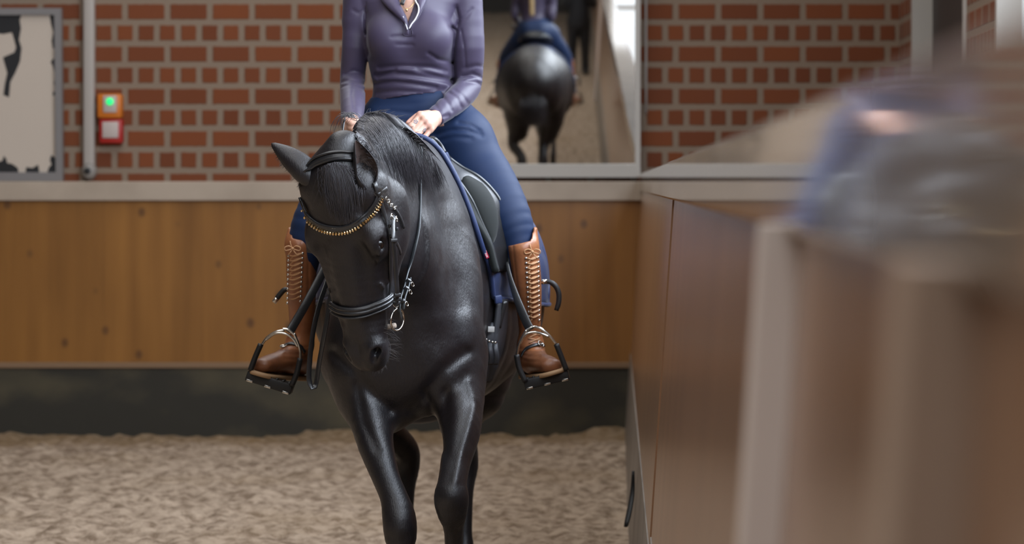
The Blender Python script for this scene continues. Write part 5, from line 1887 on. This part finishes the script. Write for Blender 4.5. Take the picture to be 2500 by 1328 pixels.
# ankle lacing, bow at the top, ankle strap with buckle
def bow(bo, bv, x, y):
    c, nn = hit(x, y, .006, bv)
    if c is None: return
    mb = MB()
    for s in (-1, 1):
        mb.tube(spline([c, c + Vector((s * .010, -.006, .008)), c + Vector((s * .024, -.008, .004)), c + Vector((s * .022, -.006, -.006)), c + Vector((s * .008, -.006, -.003)), c], 18), .0020, 6)
        mb.tube(spline([c, c + Vector((s * .006, -.006, -.010)), c + Vector((s * .014, -.004, -.020))], 10), .0019, 6)
    mb.tube(spline([c, c + Vector((-.006, -.004, .014)), c + Vector((-.008, -.002, .024))], 8), .0019, 6)
    mb.ball(c + Vector((0, -.004, 0)), .005, 8, 6)
    mb.build('lace_bow', M_lace, bo)
bow(bootL, bvL, 1297, 614)
bow(bootR, bvR, 717, 606)
def instep(bo, bv, pts):
    mb = MB()
    for a, b in pts:
        p, _ = hit(*a, .003, bv); q, _ = hit(*b, .003, bv)
        if p is not None and q is not None:
            mb.tube(spline([p, p.lerp(q, .5) + Vector((0, -.004, 0)), q], 8), .0022, 6)
    if mb.V: mb.build('lace', M_lace, bo)
instep(bootL, bvL, [((1290, 812), (1318, 818)), ((1292, 824), (1316, 812)), ((1290, 826), (1318, 832)), ((1292, 838), (1316, 826))])
instep(bootR, bvR, [((706, 805), (722, 812)), ((706, 818), (722, 806)), ((704, 820), (724, 828))])
def ankle_strap(bo, bv, pix, bx_, by_):
    pts, nors = [], []
    for q in spline([Vector((x, y, 0)) for x, y in pix], 20):
        p, nn = hit(q.x, q.y, .004, bv)
        if p is not None: pts.append(p); nors.append(nn)
    if len(pts) > 4:
        for _ in range(2): pts = [pts[0]] + [(a + b * 2 + c) / 4 for a, b, c in zip(pts, pts[1:], pts[2:])] + [pts[-1]]
        st = MB().ribbon(pts, nors, .012, .004).build('ankle_strap', M_leather, bo)
        p, nn = hit(bx_, by_, .008, bv)
        if p is not None:
            mb = MB(); ring_mesh(mb, p, nn, .011, .010, .0016, 16, up=(1, 0, 0)); mb.tube([p + Vector((-.011, 0, 0)), p, p + Vector((.011, 0, 0))], .0013, 6)
            mb.build('buckle', M_steel, st)
ankle_strap(bootL, bvL, [(1274, 872), (1282, 856), (1298, 846), (1316, 842), (1326, 844)], 1317, 843)
ankle_strap(bootR, bvR, [(690, 850), (700, 842), (716, 840), (732, 846), (742, 860)], 693, 850)
# spur-like black strap behind each calf, with its bright ferrule
for bo, pts, cap in ((bootL, [(1326, 688), (1342, 688), (1356, 698), (1364, 715), (1364, 738), (1358, 758)], 0), (bootR, [(706, 706), (694, 708), (684, 718), (674, 731)], -1)):
    c = spline([P(x, y, 9.16) for x, y in pts], 18)
    lb = MB().tube(c, [.0085 if 3 < i < 16 else .0075 for i in range(18)], 10).build('heel_strap', M_rubber, bo)
    q = c[cap]
    d = (c[1] - c[0]).normalized() if cap == 0 else (c[-1] - c[-2]).normalized()
    MB().tube([q - d * .008, q + d * .012], .0078, 10).build('ferrule', M_steel, lb)

# ---- hair of the rider: swept back into a long plait
mb = MB()
R = []
for i, (yy, zz, rx, ry) in enumerate(((.03, .125, .02, .02), (.02, .118, .055, .07), (.022, .09, .076, .092), (.028, .045, .082, .092), (.036, .0, .080, .078), (.045, -.05, .062, .058), (.055, -.085, .035, .035))):
    R.append([HC + Vector((rx * math.cos(a), yy + ry * math.sin(a) - (.012 if math.sin(a) < 0 and zz < .06 else 0) * 0, zz)) for a in [2 * math.pi * k / 28 for k in range(28)]])
# keep the face free
for r in R:
    for v in r:
        d = v - HC
        if d.z < .062 and d.y < -.005:
            v.y = HC.y - .005 + (.004 if abs(d.x) > .06 else .02)
hr = mb.rings(R).build('hair', M_blond, rider)
pts = spline([HC + Vector((0, .095, -.06)), HC + Vector((.0, .105, -.14)), S(1001, -20, 9.375), S(1003, 60, 9.372), S(1004, 135, 9.37), S(1005, 190, 9.37)], 60)
mb = MB()
for ph in range(3):
    mb.tube([p + Vector((math.sin(i * .55 + ph * 2.094) * .014, math.sin(i * 1.1 + ph * 4.19) * .008, 0)) for i, p in enumerate(pts)], [.016 - .006 * i / 59 for i in range(60)], 8)
mb.build('plait', M_blond, hr)
for s in (-1, 1):
    MB().ball(HC + Vector((s * .031, -.0705, .008)), (.0125, .0115, .0085), 14, 10).build('eye', M_eyewhite, rider)
    MB().ball(HC + Vector((s * .031, -.0805, .008)), (.0058, .003, .0058), 12, 6).build('iris', M_iris, rider)
    MB().tube(spline([HC + Vector((s * .016, -.090, .030)), HC + Vector((s * .032, -.088, .036)), HC + Vector((s * .048, -.076, .030))], 8), .0024, 6).build('eyebrow', M_blond, rider)
MB().tube(spline([HC + Vector((-.021, -.092, -.058)), HC + Vector((0, -.0985, -.060)), HC + Vector((.021, -.092, -.058))], 10), [.002, .0035, .0045, .005, .005, .005, .005, .0045, .0035, .002], 8).build('lips', M_lip, rider)

# ================================================================== STIRRUPS
def stirrup(label, side, leather, lw, arch, lpad, rpad, tread, ln):
    r = empty('stirrup', leather[0], label, 'stirrup', None)
    mb = MB()
    pts = spline(leather, 30)
    w_ = [lw[0] + (lw[1] - lw[0]) * min(1, i / 22) for i in range(30)]
    mb.ribbon(pts, [ln] * 30, w_, .005)
    mb.build('stirrup_leather', M_leather, r)
    for a in arch:
        MB().tube(spline(a, 26), .0042, 8).build('frame', M_steel, r)
    for a in (lpad, rpad):
        mb = MB()
        q = spline(a, 12)
        mb.ribbon(q, [Vector((0, -1, .1))] * 12, .017, .016)
        mb.build('side_arm', M_rubber, r)
    a, b = tread
    ax = (b - a).normalized()
    up_ = Vector((0, 0, 1)); fw = ax.cross(up_).normalized(); up_ = fw.cross(ax).normalized()
    M = Matrix.Translation((a + b) / 2) @ Matrix((ax, fw, up_)).transposed().to_4x4()
    L = (b - a).length
    tr = MB()
    tr.box((-L / 2 - .004, -.034, -.026), (L / 2 + .004, .034, .006), M=M, bev=.003)
    for k in range(7):
        x = -L / 2 + L * (k + .5) / 7
        tr.box((x - .003, -.033, .005), (x + .003, .033, .009), M=M)
    tr = tr.build('tread', M_rubber, r)
    for x in (-L * .42, 0.0, L * .42):
        mb = MB()
        sg = -1 if (M @ Vector((0, -.036, 0))).y < (M @ Vector((0, .036, 0))).y else 1
        mb.box((x - .010, sg * .036 - .002, -.0265), (x + .010, sg * .036 + .002, -.020), M=M, bev=.0008)
        mb.build('tread_plate', M_steel, tr)
YS = 8.92
stirrup('stirrup with black tread hanging at right of the horse around brown boot', 1,
    [P(1238, 640, 9.0), P(1246, 680, 8.98), P(1262, 730, 8.95), P(1282, 780, 8.93), P(1295, 806, YS)], (.010, .028),
    [[P(1285, 806, YS), P(1275, 824, YS), P(1266, 845, YS), P(1262, 868, YS)], [P(1306, 797, YS), P(1322, 803, YS), P(1342, 820, YS), P(1358, 840, YS)],
     [P(1268, 840, YS), P(1282, 818, YS), P(1300, 811, YS), P(1318, 813, YS), P(1340, 822, YS)], [P(1285, 806, YS), P(1296, 800, YS), P(1306, 797, YS)]],
    [P(1261, 866, YS), P(1268, 900, YS), P(1283, 932, YS)], [P(1358, 840, YS), P(1370, 870, YS), P(1383, 904, YS)], (P(1282, 930, YS + .035), P(1384, 906, YS + .035)), Vector((-.35, -.93, .1)))
stirrup('stirrup with black tread hanging at left of the horse around brown boot', -1,
    [P(800, 640, 8.98), P(775, 690, 8.96), P(748, 740, 8.94), P(722, 785, 8.93), P(706, 812, YS)], (.026, .027),
    [[P(694, 806, YS), P(672, 811, YS), P(652, 824, YS), P(639, 842, YS)], [P(718, 814, YS), P(727, 836, YS), P(733, 856, YS), P(733, 878, YS)],
     [P(648, 830, YS), P(672, 814, YS), P(697, 815, YS), P(716, 828, YS), P(727, 846, YS)], [P(690, 803, YS), P(704, 805, YS), P(720, 818, YS)]],
    [P(637, 840, YS), P(624, 870, YS), P(611, 905, YS)], [P(733, 875, YS), P(725, 910, YS), P(712, 942, YS)], (P(610, 908, YS + .035), P(714, 942, YS + .035)), Vector((.25, -.96, .1)))
# ================================================================== the photographer, seen only in the tall mirror
def photographer():
    f = Field(steps(-.62, .012, .26), steps(-.75, .012, -.05), steps(-.01, .012, 1.72))
    c = Vector((-.17, -.42, 0))
    W = lambda x, y, z: c + Vector((x, y, z))
    for s in (-1, 1):
        f.limb([(W(s * .09, 0, .86), .085, .095), (W(s * .10, .01, .50), .062, .068), (W(s * .105, -.01, .40), .055, .062), (W(s * .11, -.02, .10), .042, .048)], k=.03)
        f.limb([(W(s * .11, -.03, .05), .042, .045), (W(s * .12, .13, .04), .042, .032)], k=.03)
        f.limb([(W(s * .175, 0, 1.33), .055, .055), (W(s * .235, .06, 1.13), .048, .048), (W(s * .12, .24, 1.33), .035, .035)], k=.03)
        f.limb([(W(s * .12, .24, 1.33), .034, .03), (W(s * .07, .29, 1.40), .04, .028)], k=.02)
        f.blob(W(s * .077, -.0, 1.545), (.01, .02, .03), k=.01)
    f.limb([(W(0, 0, .90), .15, .115), (W(0, 0, 1.10), .14, .10), (W(0, 0, 1.30), .165, .105), (W(0, 0, 1.37), .12, .08)], k=.05)
    f.limb([(W(0, 0, 1.36), .055, .058), (W(0, .02, 1.47), .05, .055)], k=.03)
    f.blob(W(0, .0, 1.57), (.075, .095, .105), k=.03)
    f.limb([(W(0, .05, 1.52), .055, .05), (W(0, .07, 1.47), .03, .03)], k=.03)
    f.limb([(W(0, .095, 1.56), .01, .01), (W(0, .115, 1.53), .013, .013)], k=.015)
    return f
ph = link('person', photographer().build('photographer'), mat('photographer_skin', (0.42, 0.26, 0.2), 0.5))  # even skin tone, a little darker than the rider's
tag(ph, 'photographer dressed in black standing by the side barrier, reflected in the tall mirror', 'person')
def garment(name, zlo, zhi, grow, m):
    f = Field(steps(-.64, .012, .28), steps(-.78, .012, -.05), steps(zlo, .012, zhi))
    c = Vector((-.17, -.42, 0))
    W = lambda x, y, z: c + Vector((x, y, z))
    if name == 'trousers':
        for s in (-1, 1):
            f.limb([(W(s * .09, 0, .86), .105, .115), (W(s * .10, .01, .50), .082, .088), (W(s * .105, -.01, .40), .074, .08), (W(s * .11, -.02, .07), .065, .07)], k=.03)
            f.limb([(W(s * .11, -.03, .05), .05, .05), (W(s * .12, .14, .045), .05, .04)], k=.03)
        f.limb([(W(0, 0, .86), .17, .135), (W(0, 0, 1.0), .155, .12)], k=.04)
    else:
        f.limb([(W(0, 0, .80), .19, .15), (W(0, 0, 1.10), .165, .125), (W(0, 0, 1.30), .185, .125), (W(0, 0, 1.40), .11, .09)], k=.05)
        for s in (-1, 1):
            f.limb([(W(s * .175, 0, 1.33), .072, .072), (W(s * .235, .06, 1.13), .064, .064), (W(s * .13, .22, 1.31), .05, .05)], k=.03)
    return link(name, f.build(name), m, ph)
M_blackcloth = mat('black_cloth', (0.008, 0.008, 0.010), 0.8, sheen=0.05)
garment('trousers', -.005, 1.02, 0, M_blackcloth)
garment('jacket', .68, 1.46, 0, M_blackcloth)
mb = MB()
c = Vector((-.17, -.42, 1.57))
R = []
for z, r in ((.125, .02), (.115, .06), (.07, .092), (.02, .098), (-.04, .085), (-.09, .06)):
    R.append([c + Vector((r * .85 * math.cos(a), -.018 + r * math.sin(a) * (1 if math.sin(a) < 0 or z > .06 else .25), z)) for a in [2 * math.pi * k / 20 for k in range(20)]])
mb.rings(R).build('hair', mat('dark_hair', (0.02, 0.015, 0.012), 0.5), ph)
cm = empty('camera_body', (-.17, -.25, 1.40), 'black camera held up by the photographer beside the barrier', 'camera')
MB().box((-.24, -.235, 1.40), (-.10, -.165, 1.50), bev=.012).build('body', M_rubber, cm)
MB().tube([Vector((-.17, -.17, 1.445)), Vector((-.17, -.06, 1.445))], [.043, .043], 24).build('lens', M_rubber, cm)
